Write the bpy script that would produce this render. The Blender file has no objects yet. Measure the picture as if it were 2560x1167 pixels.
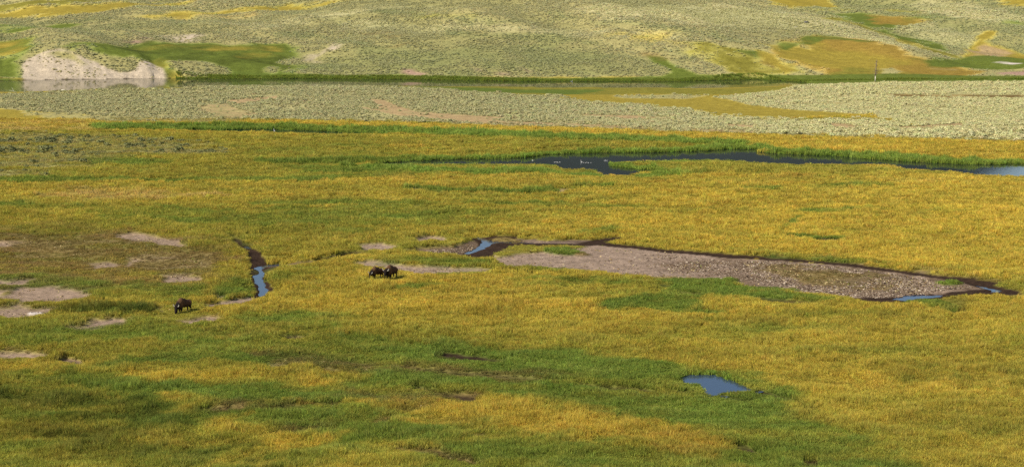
import bpy, bmesh, math, random
import numpy as np

rng = np.random.default_rng(7)
random.seed(7)

# ------------------------------------------------------------------ camera, sky, sun, exposure
CAM_H, HFOV, PITCH = 44.0, math.radians(34.0), math.radians(9.14)
W0, H0 = 2560.0, 1167.0
F = (W0 / 2) / math.tan(HFOV / 2)
sc = bpy.context.scene
cam_d = bpy.data.cameras.new('camera')
cam_d.sensor_fit = 'HORIZONTAL'
cam_d.angle = HFOV
cam_d.clip_start, cam_d.clip_end = 1.0, 20000.0
cam = bpy.data.objects.new('camera', cam_d)
cam.location = (0, 0, CAM_H)
cam.rotation_euler = (math.pi / 2 - PITCH, 0, 0)
sc.collection.objects.link(cam)
sc.camera = cam

SUN_EL, SUN_DIR = math.radians(41), (-0.86, -0.51)       # where the sun stands, seen from above (x, y)
world = bpy.data.worlds.new('World')
sc.world = world
world.use_nodes = True
wn = world.node_tree.nodes
sky = wn.new('ShaderNodeTexSky')
sky.sky_type = 'NISHITA'
sky.sun_disc = False
sky.sun_elevation = SUN_EL
sky.sun_rotation = math.atan2(SUN_DIR[0], SUN_DIR[1])
world.node_tree.links.new(sky.outputs[0], wn['Background'].inputs[0])
wn['Background'].inputs[1].default_value = 0.10
sun_d = bpy.data.lights.new('sun', 'SUN')
sun_d.energy = 4.2
sun_d.angle = math.radians(0.53)
sun_d.color = (1.0, 0.95, 0.86)
sun = bpy.data.objects.new('sun', sun_d)
sc.collection.objects.link(sun)
_h = math.hypot(*SUN_DIR)
from mathutils import Vector
sd = Vector((SUN_DIR[0] / _h * math.cos(SUN_EL), SUN_DIR[1] / _h * math.cos(SUN_EL), math.sin(SUN_EL)))
sun.rotation_euler = (-sd).to_track_quat('-Z', 'Y').to_euler()
sun.location = (-200, -100, 300)
sc.view_settings.view_transform = 'Standard'
sc.view_settings.look = 'None'
sc.view_settings.exposure = 0.42
sc.view_settings.gamma = 1.0
sc.view_settings.use_curve_mapping = False
sc.cycles.use_denoising = False
sc.cycles.max_bounces = 5
sc.cycles.transparent_max_bounces = 4

# ------------------------------------------------------------------ helpers
def link(o, parent=None):
    sc.collection.objects.link(o)
    if parent is not None:
        o.parent = parent
    return o

def tag(o, label=None, cat=None, group=None, kind=None):
    if label: o['label'] = label
    if cat: o['category'] = cat
    if group: o['group'] = group
    if kind: o['kind'] = kind
    return o

def mesh_np(name, v, f, smooth=True):
    me = bpy.data.meshes.new(name)
    v = np.asarray(v, np.float32)
    f = np.asarray(f, np.int32)
    k = f.shape[1]
    me.vertices.add(len(v)); me.vertices.foreach_set('co', v.ravel())
    me.loops.add(f.size); me.loops.foreach_set('vertex_index', f.ravel())
    me.polygons.add(len(f))
    me.polygons.foreach_set('loop_start', np.arange(len(f), dtype=np.int32) * k)
    me.update(calc_edges=True)
    me.polygons.foreach_set('use_smooth', np.full(len(f), smooth))
    return me

def add_col(me, col, name='col'):
    a = me.attributes.new(name, 'FLOAT_COLOR', 'POINT')
    c = np.ones((len(me.vertices), 4), np.float32)
    c[:, :3] = col
    a.data.foreach_set('color', c.ravel())

def lin(r, g, b):
    c = np.array([r, g, b], float) / 255.0
    return np.where(c <= 0.04045, c / 12.92, ((c + 0.055) / 1.055) ** 2.4)

def smooth(a, b, x):
    t = np.clip((x - a) / (b - a), 0, 1)
    return t * t * (3 - 2 * t)

def _hash(ix, iy, seed):
    n = (ix * 374761393 + iy * 668265263 + seed * 974634777) & 0xFFFFFFFF
    n = ((n ^ (n >> 13)) * 1274126177) & 0xFFFFFFFF
    return ((n ^ (n >> 16)) & 0xFFFF) / 65535.0

def noise(x, y, scale, seed=0):
    x = np.asarray(x, float) / scale; y = np.asarray(y, float) / scale
    ix = np.floor(x).astype(np.int64); iy = np.floor(y).astype(np.int64)
    fx = x - ix; fy = y - iy
    fx = fx * fx * (3 - 2 * fx); fy = fy * fy * (3 - 2 * fy)
    a = _hash(ix, iy, seed); b = _hash(ix + 1, iy, seed)
    c = _hash(ix, iy + 1, seed); d = _hash(ix + 1, iy + 1, seed)
    return (a + (b - a) * fx) * (1 - fy) + (c + (d - c) * fx) * fy

def fbm(x, y, scale, seed=0, oct=4, rough=0.55):
    s, a, t = 0.0, 1.0, 0.0
    for k in range(oct):
        # each octave is rotated so that the lattice never lines up
        ca, sa = math.cos(1.1 * k + 0.4), math.sin(1.1 * k + 0.4)
        s = s + a * noise(ca * x - sa * y, sa * x + ca * y, scale / 2 ** k, seed + 13 * k)
        t += a; a *= rough
    return s / t

# ------------------------------------------------------------------ the lie of the land
# profiles of the land from the river bench to the far hills: metres from the overlook and height,
# one for each bearing (x per metre of y)
PROF = {
 -0.55: [(400,0),(430,0),(500,.6),(560,1.0),(572,.7),(580,-.7),(655,-.6),(664,2),(690,7),(760,11),(850,16),(1000,23),(1200,32),(1500,44)],
 -0.306:[(400,0),(430,0),(500,.6),(560,1.0),(574,.7),(582,-.7),(655,-.6),(662,1.0),(695,7.5),(760,12.5),(850,17),(1000,24),(1200,33),(1500,46)],
 -0.285:[(400,0),(430,0),(500,.7),(565,1.1),(580,.7),(588,-.7),(656,-.6),(660,.8),(686,10.2),(700,11.5),(760,14.5),(850,18),(1000,24.5),(1200,33),(1500,46)],
 -0.246:[(400,0),(430,0),(500,.9),(570,1.3),(588,.8),(597,-.7),(656,-.6),(660,1.2),(684,10.8),(700,12.3),(760,15.5),(850,18.5),(1000,25),(1200,33),(1500,46)],
 -0.205:[(400,0),(430,0),(500,1),(575,1.5),(596,.8),(606,-.7),(658,-.6),(664,2.8),(690,7),(740,12.5),(790,16.5),(900,20.5),(1000,25),(1200,33),(1500,46)],
 -0.14: [(400,0),(440,0),(500,1),(560,1.7),(590,1.6),(605,-.1),(622,-.75),(660,-.6),(668,1.6),(705,6.5),(750,11.5),(800,16.5),(900,22),(1000,26),(1200,33),(1500,46)],
 -0.07: [(400,0),(440,0),(480,.8),(540,1.8),(575,1.8),(600,-.1),(624,-.75),(658,-.6),(666,3.2),(720,13),(780,21),(830,26.5),(900,30),(1000,31),(1200,33),(1500,46)],
  0.005:[(400,0),(430,0),(480,.8),(530,1.3),(560,1.1),(580,0),(620,-.75),(652,-.6),(662,3.6),(720,15),(780,24),(840,30.5),(900,34),(1000,33),(1200,32),(1500,46)],
  0.10: [(400,0),(425,0),(460,.6),(490,.8),(520,.3),(560,-.2),(615,-.75),(650,-.6),(660,2.6),(720,13),(770,20.5),(820,25.5),(850,26.4),(950,22),(1050,20),(1200,27),(1500,46)],
  0.172:[(400,0),(425,0),(450,.7),(480,.8),(505,.3),(540,.7),(575,1.7),(592,1.7),(610,0),(622,-.6),(648,-.5),(664,1.8),(720,9),(770,17),(800,20),(840,18.5),(950,14),(1050,16.5),(1200,27),(1500,46)],
  0.232:[(400,0),(415,0),(450,1),(500,1.5),(550,2.2),(590,2.6),(606,1.0),(625,.1),(650,0),(680,2.2),(720,7.0),(745,10),(775,8.6),(830,9.5),(900,15.5),(1000,21),(1200,29),(1500,46)],
  0.268:[(400,0),(415,0),(450,1),(500,1.6),(550,2.3),(590,2.8),(606,1.2),(625,.1),(650,0),(700,1.2),(740,2.4),(770,4),(830,9.5),(900,15.5),(1000,20.5),(1200,29),(1500,46)],
  0.31: [(400,0),(415,0),(450,1),(500,1.6),(550,2.3),(590,2.8),(606,1.2),(625,.1),(650,0),(700,.8),(750,1.6),(790,4),(850,11),(920,16),(1000,20),(1200,28),(1500,46)],
  0.60: [(400,0),(415,0),(450,1),(500,1.6),(550,2.3),(590,2.8),(606,1.2),(625,.1),(650,0),(700,1.2),(750,3.0),(800,6),(880,12),(1000,19),(1200,28),(1500,46)],
}
for _a, _sh in ((-.55, 7), (-.306, 7), (-.285, 9), (-.246, 10), (-.205, 9), (-.14, 10), (-.07, 9), (.005, 6), (.10, 6), (.172, 9)):
    PROF[_a] = [(y_ + (_sh if 645 < y_ < 790 else 0), z_) for y_, z_ in PROF[_a]]        # a low shelf between river and hill foot
YG = np.arange(400.0, 1500.1, 4.0)
AG = np.arange(-0.55, 0.6001, 0.004)
_k = sorted(PROF)
_rows = np.array([np.interp(YG, *np.array(PROF[k]).T) for k in _k])
TAB = np.array([[np.interp(a, _k, _rows[:, j]) for j in range(len(YG))] for a in AG])

def _blur(T, s, ax):
    r = int(3 * s) + 1
    k = np.exp(-0.5 * (np.arange(-r, r + 1) / s) ** 2); k /= k.sum()
    P = np.pad(T, [(r, r) if i == ax else (0, 0) for i in (0, 1)], mode='edge')
    return sum(k[i] * (P[i:i + T.shape[0]] if ax == 0 else P[:, i:i + T.shape[1]]) for i in range(2 * r + 1))
TAB = _blur(_blur(TAB, 2.2, 0), 1.1, 1)

def big_height(x, y):
    x = np.asarray(x, float); y = np.asarray(y, float)
    a = np.clip(x / np.maximum(y, 1.0), AG[0], AG[-1] - 1e-6)
    yy = np.clip(y, YG[0], YG[-1] - 1e-6)
    i = (a - AG[0]) / 0.004; j = (yy - YG[0]) / 4.0
    i0 = np.clip(np.floor(i).astype(int), 0, len(AG) - 2); j0 = np.clip(np.floor(j).astype(int), 0, len(YG) - 2)
    fi = i - i0; fj = j - j0
    z = (TAB[i0, j0] * (1 - fi) + TAB[i0 + 1, j0] * fi) * (1 - fj) + (TAB[i0, j0 + 1] * (1 - fi) + TAB[i0 + 1, j0 + 1] * fi) * fj
    hill = smooth(665, 720, y)
    # gullies and swells on the far hills
    z = z + hill * ((fbm(x + 0.45 * y, y * 0.45, 64, 3, 3) - 0.5) * 13.0 + (fbm(x + .4 * y, y * .6, 20, 5, 3) - 0.5) * 1.8)
    z = z + (1 - hill) * smooth(400, 470, y) * smooth(640, 600, y) * (fbm(x, y, 30, 6, 3) - 0.5) * 1.0
    cut = smooth(660, 672, y) * smooth(704, 690, y) * smooth(-.185, -.2, x / np.maximum(y, 1.0))
    z = z + cut * ((fbm(x + .35 * y, y * .12, 7, 8, 3) - .5) * 2.6)         # runnels down the cut bank
    # low hummocks of the valley floor
    floor = smooth(460, 400, y)
    z = z + floor * ((fbm(x, y, 38, 1, 3) - 0.5) * 0.9 + (fbm(x, y, 6, 2, 3) - 0.5) * 0.5)
    # the slope that carries the overlook, behind and below the camera
    z = z + np.clip(1 - np.maximum(y, 0) / 92.0, 0, 1) ** 1.25 * (CAM_H - 2.5)
    return z

CP, SP = math.cos(PITCH), math.sin(PITCH)
def rays(p):
    p = np.asarray(p, float)
    a = (p[:, 0] - W0 / 2) / F; b = (H0 / 2 - p[:, 1]) / F
    return np.stack([a, b * SP + CP, b * CP - SP], 1)

def at(p):
    """photo points -> where their sight lines meet the land (x, y in metres)"""
    d = rays(p)
    out = np.zeros((len(d), 2))
    ys = np.concatenate([np.arange(130, 640, 1.5), np.arange(640, 1500, 2.0)])
    X = d[:, :1] / d[:, 1:2] * ys[None]; Z = CAM_H + d[:, 2:] / d[:, 1:2] * ys[None]
    below = big_height(X, np.broadcast_to(ys, X.shape)) >= Z
    k = np.where(below.any(1), below.argmax(1), len(ys) - 1)
    out[:, 1] = ys[k]; out[:, 0] = d[:, 0] / d[:, 1] * ys[k]
    return out

def at_plane(p, z):
    d = rays(p)
    t = (z - CAM_H) / d[:, 2]
    return d[:, :2] * t[:, None]

def P(s):
    return np.array([[float(q) for q in t.split(',')] for t in s.split()])

def sdf(x, y, poly, lim):
    """signed distance (inside positive) to a closed outline, cut at +-lim"""
    out = np.full(x.shape, -lim)
    lo = poly.min(0) - lim; hi = poly.max(0) + lim
    m = np.nonzero((x > lo[0]) & (x < hi[0]) & (y > lo[1]) & (y < hi[1]))[0]
    if len(m) == 0:
        return out
    px, py = x[m], y[m]
    d2 = np.full(len(m), 1e18); ins = np.zeros(len(m), bool)
    n = len(poly)
    for i in range(n):
        ax, ay = poly[i]; bx, by = poly[(i + 1) % n]
        ex, ey = bx - ax, by - ay
        L = ex * ex + ey * ey + 1e-12
        t = np.clip(((px - ax) * ex + (py - ay) * ey) / L, 0, 1)
        d2 = np.minimum(d2, (px - ax - t * ex) ** 2 + (py - ay - t * ey) ** 2)
        if ay != by:
            ins ^= ((ay > py) != (by > py)) & (px < (py - ay) / (by - ay) * ex + ax)
    d = np.sqrt(d2)
    out[m] = np.clip(np.where(ins, d, -d), -lim, lim)
    return out

def band(s, w):
    """a strip along a line, w photo pixels high"""
    p = P(s)
    return np.concatenate([p - [0, w / 2], (p + [0, w / 2])[::-1]])

# ------------------------------------------------------------------ kinds of ground cover
# colour of the cover, colour of the bare ground below, grass height, grass share, sagebrush per m2
C = dict(
    gold=lin(194, 170, 71), goldb=lin(200, 176, 73), orange=lin(186, 154, 70), olive=lin(164, 153, 64),
    green=lin(128, 139, 58), dark=lin(92, 99, 42), reed=lin(134, 150, 64), lush=lin(125, 139, 59), pale=lin(192, 166, 96),
    graze=lin(150, 124, 74), wallow=lin(146, 123, 101), soil=lin(166, 140, 98), dirt=lin(146, 124, 104), mud=lin(58, 44, 34), grav=lin(112, 92, 72),
    scree=lin(180, 162, 136), pink=lin(166, 134, 112), sageg=lin(158, 147, 94), sageb=lin(166, 156, 104), sagepale=lin(182, 170, 120), sagedim=lin(146, 141, 88), litter=lin(124, 106, 62), wet=lin(70, 74, 34), white=lin(206, 190, 174))
STY = {  # name: (cover, ground, height, share, sage)
    'gold': ('gold', 'olive', .47, 1, 0), 'goldb': ('goldb', 'gold', .46, 1, 0), 'orange': ('orange', 'orange', .5, 1, 0),
    'olive': ('olive', 'green', .5, 1, 0), 'green': ('green', 'dark', .42, 1, 0), 'dark': ('dark', 'dark', .6, 1, 0),
    'lush': ('lush', 'green', .34, 1, 0), 'reed': ('reed', 'green', .85, 1, 0), 'reedgold': ('gold', 'green', .6, 1, 0),
    'reedolive': ('olive', 'green', .55, 1, 0), 'sedge': ('green', 'dark', .8, 1, 0), 'pale': ('pale', 'pale', .45, 1, 0),
    'graze': ('graze', 'graze', .16, .7, 0), 'sage': ('sageb', 'sageb', .25, .1, 2.3), 'sagehill': ('sageg', 'sageg', .25, 0, 1.25),
    'sagepale': ('sagepale', 'sagepale', .25, 0, 1.25), 'sagedim': ('sagedim', 'sagedim', .25, 0, 1.2), 'sagethin': ('sageg', 'sageg', .3, .5, .2), 'soil': ('soil', 'soil', .1, .04, .02), 'dirt': ('dirt', 'dirt', .1, .02, 0),
    'wallow': ('wallow', 'wallow', .1, .05, 0), 'mud': ('mud', 'mud', .1, 0, 0), 'grav': ('grav', 'grav', .1, 0, 0), 'scree': ('scree', 'scree', .1, 0, .05),
    'pink': ('pink', 'pink', .1, 0, .05), 'litter': ('litter', 'litter', .14, .45, 0), 'wet': ('wet', 'mud', .2, .5, 0),
    'short': ('olive', 'olive', .12, .8, 0), 'white': ('white', 'white', .1, 0, 0),
    'screesage': ('scree', 'scree', .1, 0, .34),
}
SN = list(STY)
S_COV = np.array([C[STY[s][0]] for s in SN]); S_GND = np.array([C[STY[s][1]] for s in SN])
S_H = np.array([STY[s][2] for s in SN]); S_SH = np.array([STY[s][3] for s in SN]); S_SG = np.array([STY[s][4] for s in SN])

# outlines traced from the photograph: (kind, share, soft edge in metres, outline)
Z = []
def z(kind, pts, share=1.0, soft=2.0):
    Z.append((SN.index(kind), share, soft, at(pts if isinstance(pts, np.ndarray) else P(pts))))

# -- far hills
z('sagehill', '-500,208 0,196 700,194 1300,197 2000,194 2700,205 2800,-40 -600,-40', 1, 3)
z('sagedim', '740,132 900,120 1150,116 1450,126 1650,140 1672,184 1500,197 740,194', .62, 22)
z('sagedim', '1880,-30 1960,20 2062,46 2180,76 2262,108 2345,130 2410,142 2800,150 2800,-40', .62, 14)
z('sagedim', '-300,52 340,52 560,44 820,22 900,40 700,66 420,92 160,110 -300,98', .45, 18)
z('sagepale', '1450,22 1700,10 1900,24 2056,50 2180,80 2258,110 2290,136 2200,112 2060,86 1900,70 1700,58 1500,48', .8, 12)
z('sagepale', '900,60 1100,66 1300,62 1500,70 1640,84 1500,92 1250,84 1000,84', .6, 14)
z('sagepale', '560,60 760,40 900,20 1100,14 1000,30 820,52 650,74', .6, 14)
z('sagepale', '2250,8 2400,10 2560,40 2800,60 2800,72 2480,58 2330,36', .7, 10)
z('sagepale', '2180,64 2300,62 2420,84 2440,104 2380,116 2280,92', .6, 10)
for q, w in (('930,26 1020,34 1120,40 1200,52 1290,62', 13), ('1120,84 1240,94 1380,98 1500,110', 13), ('1380,40 1500,56 1640,66 1760,86 1850,108', 12), ('2300,44 2400,56 2500,66 2640,80', 10), ('700,84 820,92 900,108 960,130', 14), ('2420,72 2400,96 2390,124', 12)):
    z('sagedim', band(q, w), .75, 9)  # fold shadows on the hills, painted as bands of dimmer sage colour
z('green', '-300,90 70,95 92,128 62,150 52,172 55,196 -300,194', .8, 5)
z('gold', '-300,100 40,100 70,112 50,135 -300,140', .45, 8)
z('sagethin', '-300,66 40,66 200,56 330,50 380,58 200,66 60,80 -300,86', .5, 6)
z('green', '-300,70 60,66 200,62 170,70 60,80 -300,82', .7, 6)
z('gold', '-300,22 60,20 200,15 330,9 460,6 430,16 300,27 150,38 60,42 -300,46', .9, 14)
z('olive', '-300,2 150,2 420,2 400,8 150,14 -300,18', .9, 8)
z('gold', '345,47 380,36 480,32 600,26 720,14 850,3 900,3 800,14 680,29 560,36 470,46 400,50', .85, 14)
z('pale', '400,44 560,40 680,32 640,42 470,52', .5, 6)
z('green', '176,116 260,110 350,109 480,108 600,110 680,112 738,122 742,150 732,182 640,196 415,197 402,180 372,160 340,166 300,150 240,132', 1, 8)
z('green', '200,120 300,128 400,160 420,190 560,180 700,170 740,150 735,182 640,196 415,197 330,150', .6, 10)
z('dark', '176,116 350,109 600,110 738,122 742,150 732,182 640,196 415,197 372,160 300,150', .35, 10)
z('gold', '240,116 420,112 640,116 700,130 560,128 400,124', .4, 9)
z('gold', '360,150 400,150 470,190 430,196 410,180', .55, 7)
z('gold', '560,128 680,128 690,140 600,140', .4, 7)
z('lush', '560,180 740,178 745,196 540,197', .8, 4)
z('sagehill', '290,150 330,142 372,158 352,172 300,172 285,166', .9, 3)
z('sagehill', '425,158 490,152 535,158 572,180 560,188 480,190 440,178', .9, 4)
z('sagehill', '648,172 672,164 704,176 690,184 650,184', .8, 4)
z('scree', '55,162 70,150 100,136 150,124 200,138 245,160 300,184 338,180 344,160 358,152 378,160 400,178 414,192 412,198 60,203', 1, 2)
z('screesage', '80,150 150,126 200,142 250,172 240,196 180,196 150,160', .75, 5)
z('sagethin', '110,140 150,124 200,138 212,158 150,150', .8, 4)
z('pink', '318,98 372,97 380,108 350,114 330,110', .6, 8)
z('scree', '405,93 430,89 492,91 488,102 430,104', .55, 8)
z('sagethin', '740,150 760,128 840,112 870,120 840,150 760,165', .6, 8)
for q in ('830,114 852,114 846,126 820,130 800,146 780,150 790,138 812,126', '770,140 800,140 790,156 760,156'):
    z('scree', q, .55, 5)
for q in ('1180,166 1200,168 1230,176 1228,188 1200,182', '1290,168 1310,172 1336,186 1310,190', '1020,182 1070,184 1060,194 1016,194', '1230,182 1290,182 1280,196 1240,196'):
    z('pink', q, .5, 6)
z('gold', '1480,78 1600,80 1710,96 1720,112 1620,100 1520,92', .32, 14)
z('graze', '940,86 1100,90 1130,112 1000,112', .3, 16)
z('green', '1620,140 1650,146 1690,172 1745,188 1745,197 1650,196 1672,182', .95, 3)
z('graze', '1590,128 1650,140 1660,150 1600,140', .5, 6)
z('olive', '1725,104 1780,108 1860,125 1900,130 1960,158 2040,186 1860,190 1780,160 1720,130', .65, 6)
z('olive', '1792,152 1830,158 1880,190 1850,192 1800,165', .8, 4)
z('green', '1830,124 1900,132 1930,150 1880,150', .7, 5)
z('gold', '1890,128 1930,138 2000,180 1960,188 1900,160', .7, 4)
z('graze', '1848,128 1900,140 1950,172 1930,180 1880,150', .5, 4)
z('orange', '2000,112 2012,88 2080,90 2160,100 2220,112 2290,140 2390,160 2450,178 2400,192 2250,193 2080,191 2050,186 1990,164 1940,136 1975,120', .9, 9)
z('gold', '1940,118 2040,112 2180,140 2300,160 2200,180 2060,176 1980,150', .85, 10)
z('green', '1946,112 2000,108 2010,90 2014,85 2090,90 2180,104 2170,110 2060,98 2020,112 1970,124', .75, 4)
z('olive', '2060,186 2110,170 2200,176 2300,185 2200,193', .7, 5)
z('sagethin', '2200,174 2240,171 2256,182 2210,187', 1, 3)
z('orange', '2150,110 2300,150 2280,158 2160,130', .5, 8)
z('green', '2075,36 2140,36 2220,44 2280,50 2270,62 2230,72 2180,70 2120,52', 1, 7)
z('orange', '2165,40 2270,42 2290,52 2260,64 2190,58', .7, 8)
z('gold', '1900,-10 2080,-10 2092,18 1990,24 1950,16', .95, 8)
z('gold', '2480,-20 2600,-20 2600,20 2500,8', .6, 8)
z('green', '2182,70 2230,74 2330,108 2370,128 2330,124 2230,96', .85, 5)
z('gold', '2225,95 2300,112 2340,125 2300,122', .4, 5)
z('gold', '2395,138 2430,112 2470,82 2490,82 2462,106 2500,120 2560,138 2700,150 2405,146', 1, 5)
z('soil', '2410,126 2460,114 2530,134 2520,146 2420,144', .75, 6)
z('green', '2290,152 2330,146 2410,142 2560,147 2800,150 2800,172 2480,176 2400,170 2320,166', 1, 5)
z('orange', '2280,178 2390,170 2480,180 2420,194 2330,192', .8, 5)
z('sagethin', '2450,182 2500,175 2700,172 2700,192 2480,190', .9, 4)
z('pink', '2490,182 2560,180 2700,180 2700,190 2520,189', .85, 4)
z('olive', band('2060,44 2120,58 2180,74 2250,100 2330,128 2400,146', 7), .7, 4)
z('green', band('2290,40 2400,48 2480,54 2600,66', 7), .35, 8)
z('olive', band('1980,20 2080,26 2240,28 2320,34', 6), .5, 6)
z('sagethin', '1850,60 1960,80 1900,110 1780,96', .35, 12)
z('olive', '1030,28 1180,36 1160,46 1040,40', .35, 8)
z('white', '2476,157 2500,155 2530,159 2552,160 2530,162 2498,160', .6, 2)
z('pale', '2328,172 2350,171 2400,174 2380,177 2340,176', .8, 3)
z('lush', '-300,207 0,196 60,199 62,205 0,206 -300,212', .8, 3)
z('sedge', '410,193 560,194 740,184 860,190 1010,190 1200,196 1420,198 1660,193 1760,188 2040,189 2110,187 2400,190 2800,192 2800,206 2180,207 2036,213 1980,204 1700,205 1200,205 560,201 410,200', 1, 2)

# -- the flat between river and marsh
z('olive', '820,210 1300,215 2030,214 1960,240 1800,252 1400,246 1000,230', 1, 3)
z('lush', '1020,216 1300,224 1500,226 1450,238 1200,232', .9, 4)
z('gold', '1360,236 1600,234 1900,236 2020,250 2240,284 2230,298 1960,296 1800,288 1600,266', 1, 3)
z('sagethin', '1540,240 1700,236 1760,240 1720,248 1560,246', .8, 3)
z('sage', '-400,250 0,239 170,231 450,221 750,216 950,218 1150,228 1300,238 1400,246 1600,264 1800,289 1950,297 2200,300 2420,340 2560,352 2900,360 2300,348 2000,341 1700,331 1400,318 1100,308 800,301 600,303 400,304 200,290 0,276 -400,274', 1, 10)
z('sage', '1790,244 1960,224 2050,213 2200,207 2560,207 2900,207 2900,356 2400,345 2290,318 2200,296 2060,278 1880,264', 1, 2)
z('gold', '1700,262 1860,264 2020,280 2200,290 2190,297 1960,294 1780,280', .9, 2)
for q in ('480,264 560,262 650,286 610,297 540,292', '560,252 700,240 690,247 600,260', '918,250 960,250 1045,281 1210,290 1300,298 1180,303 1080,292 960,276',
          '1400,285 1560,290 1690,297 1550,300', '1100,297 1400,308 1700,324 1500,323 1200,313', '2050,308 2150,315 2190,323 2080,321',
          '1820,312 1900,315 1890,322 1830,320', '2240,318 2420,308 2400,318 2260,326', '880,268 960,276 1080,292 1300,306 1250,310 1000,292', '1700,322 1900,330 1880,337 1720,330'):
    z('soil', q, .9, 1.5)
z('sagethin', '1100,304 1400,314 1700,327 2000,337 2300,344 2900,354 2900,366 2300,354 2000,347 1700,338 1400,325 1100,314', .7, 5)
z('sagethin', '-300,252 100,250 400,262 560,262 640,286 600,300 300,300 0,276 -300,270', .45, 10)
z('graze', '2200,238 2560,238 2560,246 2300,246', .7, 3)
z('sagethin', '2240,328 2400,316 2560,312 2700,318 2700,335 2400,340', .45, 5)
z('gold', '-400,272 0,272 220,288 420,302 620,300 820,303 1120,310 1420,320 1720,333 2020,343 2320,350 2900,362 2900,385 2300,378 1800,362 1300,338 800,318 400,316 200,316 -400,320', .9, 2)
z('sagethin', '60,280 240,288 420,302 620,300 600,308 300,308 100,294', .75, 3)
z('soil', '-400,322 0,322 150,318 300,326 260,336 0,334 -400,334', .5, 4)
z('pale', '0,300 160,300 300,322 100,330 -300,328', .4, 6)

# -- marsh and meadow
z('olive', '-400,336 300,330 600,340 900,340 1000,380 900,420 600,450 0,456 -400,456', .75, 6)
z('sagethin', '-300,345 80,335 220,340 380,345 560,365 560,385 360,388 220,420 100,440 -300,445', .55, 5)
z('green', '225,402 300,396 420,398 440,410 360,416 240,414', .8, 4)
z('green', '560,366 760,372 960,392 900,400 640,392', .5, 6)
z('green', '700,375 870,348 950,352 1000,366 900,385', .35, 6)
z('olive', '860,340 1400,346 1760,366 1500,372 1250,380 1000,398 700,402 640,370', .55, 8)
z('sedge', band('640,406 760,408 880,404 960,402 1050,398', 11), .95, 1.5)
z('green', '-400,446 100,444 300,446 600,446 900,440 800,456 400,456 0,458 -400,458', .8, 2)
z('green', '700,415 1000,420 1300,430 1000,440 760,440', .6, 5)
z('reed', band('230,318 420,318 600,317 760,321 900,325 1100,332 1300,339 1500,347 1700,354 1800,359 1880,364', 13), .95, 1.6)
z('reed', '1060,396 1200,386 1330,378 1480,370 1700,366 1800,362 1900,364 1960,372 2100,378 2300,390 2420,402 2560,402 2800,404 2800,412 2560,411 2420,413 2280,406 2100,391 1960,385 1890,372 1810,374 1760,378 1640,381 1480,383 1370,386 1330,394 1200,397 1060,401', 1, 1.4)
z('reedolive', '1100,384 1330,372 1480,364 1700,360 1790,360 1700,370 1480,374 1330,384 1150,394', .9, 2)
z('reedgold', '1900,362 2100,368 2300,378 2560,388 2800,392 2800,402 2560,400 2420,398 2300,388 2100,378 1960,372', .85, 2)
z('reed', '860,414 1000,407 1200,405 1340,404 1386,408 1400,418 1490,424 1500,436 1400,438 1200,438 1000,432', .95, 2)
z('reedolive', '1040,411 1340,408 1380,414 1480,426 1440,428 1250,424 1060,420', .95, 2)
z('reed', '1525,408 1545,402 1720,395 1850,396 1990,406 1960,430 1700,441 1585,441 1580,433 1640,426 1600,422 1530,416', 1, 1.5)
z('reedolive', '1560,404 1720,398 1850,399 2000,408 2200,412 2100,432 1800,436 1680,432 1660,424 1640,416', .95, 2.5)
z('olive', '1900,408 2100,414 2260,420 2400,430 2300,440 2000,440', .7, 4)
z('sedge', band('1010,470 1100,477 1200,480 1300,482 1390,478 1420,470 1460,466 1540,466', 8), .9, 1.2)
z('dirt', '1375,481 1400,472 1430,470 1412,477 1396,483', .8, .8)
z('dirt', '1030,472 1050,472 1060,476 1040,476', .7, .8)
z('goldb', '1500,480 2900,450 2900,660 2200,640 1600,590 1500,540', .55, 25)
z('orange', '1000,436 1500,442 2200,436 2200,452 1500,456 1000,458', .25, 8)
z('pale', '120,490 200,474 400,474 520,490 400,500 180,500', .55, 8)
z('pale', '2100,456 2200,450 2400,450 2420,458 2200,464', .3, 6)
z('green', '1970,460 2200,458 2240,468 2080,474', .55, 4)
z('green', '1860,470 1940,468 1930,476 1870,476', .5, 3)
z('green', band('620,512 900,508 1100,511 1300,514 1500,517 1640,522', 9), .65, 1.5)
z('green', '1630,520 1700,518 1930,526 1900,532 1660,528', .55, 2)
z('green', '2002,532 2020,521 2045,523 2090,526 2130,525 2100,533 2050,536', .7, 1.6)
z('green', '2100,522 2320,524 2400,532 2200,540', .4, 4)
z('olive', '-400,505 100,508 400,520 700,530 1200,515 1250,560 900,590 560,580 300,560 -400,560', .5, 10)
z('green', '-300,508 60,507 250,522 180,528 -300,520', .6, 3)
z('green', '230,528 420,520 700,540 860,552 820,565 500,556 300,545', .6, 4)
z('green', '700,520 900,512 1180,516 1230,540 1000,565 800,560 680,540', .5, 8)
z('green', '400,548 500,545 570,560 480,566', .6, 3)
z('green', '806,580 860,573 920,575 940,582 860,587 820,586', .6, 1)
z('green', '1440,580 1560,568 1550,578 1480,588', .7, 1.6)
z('green', '1955,590 2000,586 2120,596 2110,601 2040,598', .8, 1)
z('grav', '2030,598 2060,596 2108,600 2070,603 2040,602', .85, .7)
z('green', band('2000,538 1990,552 1958,572 1950,586', 9), .7, .6)

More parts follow.
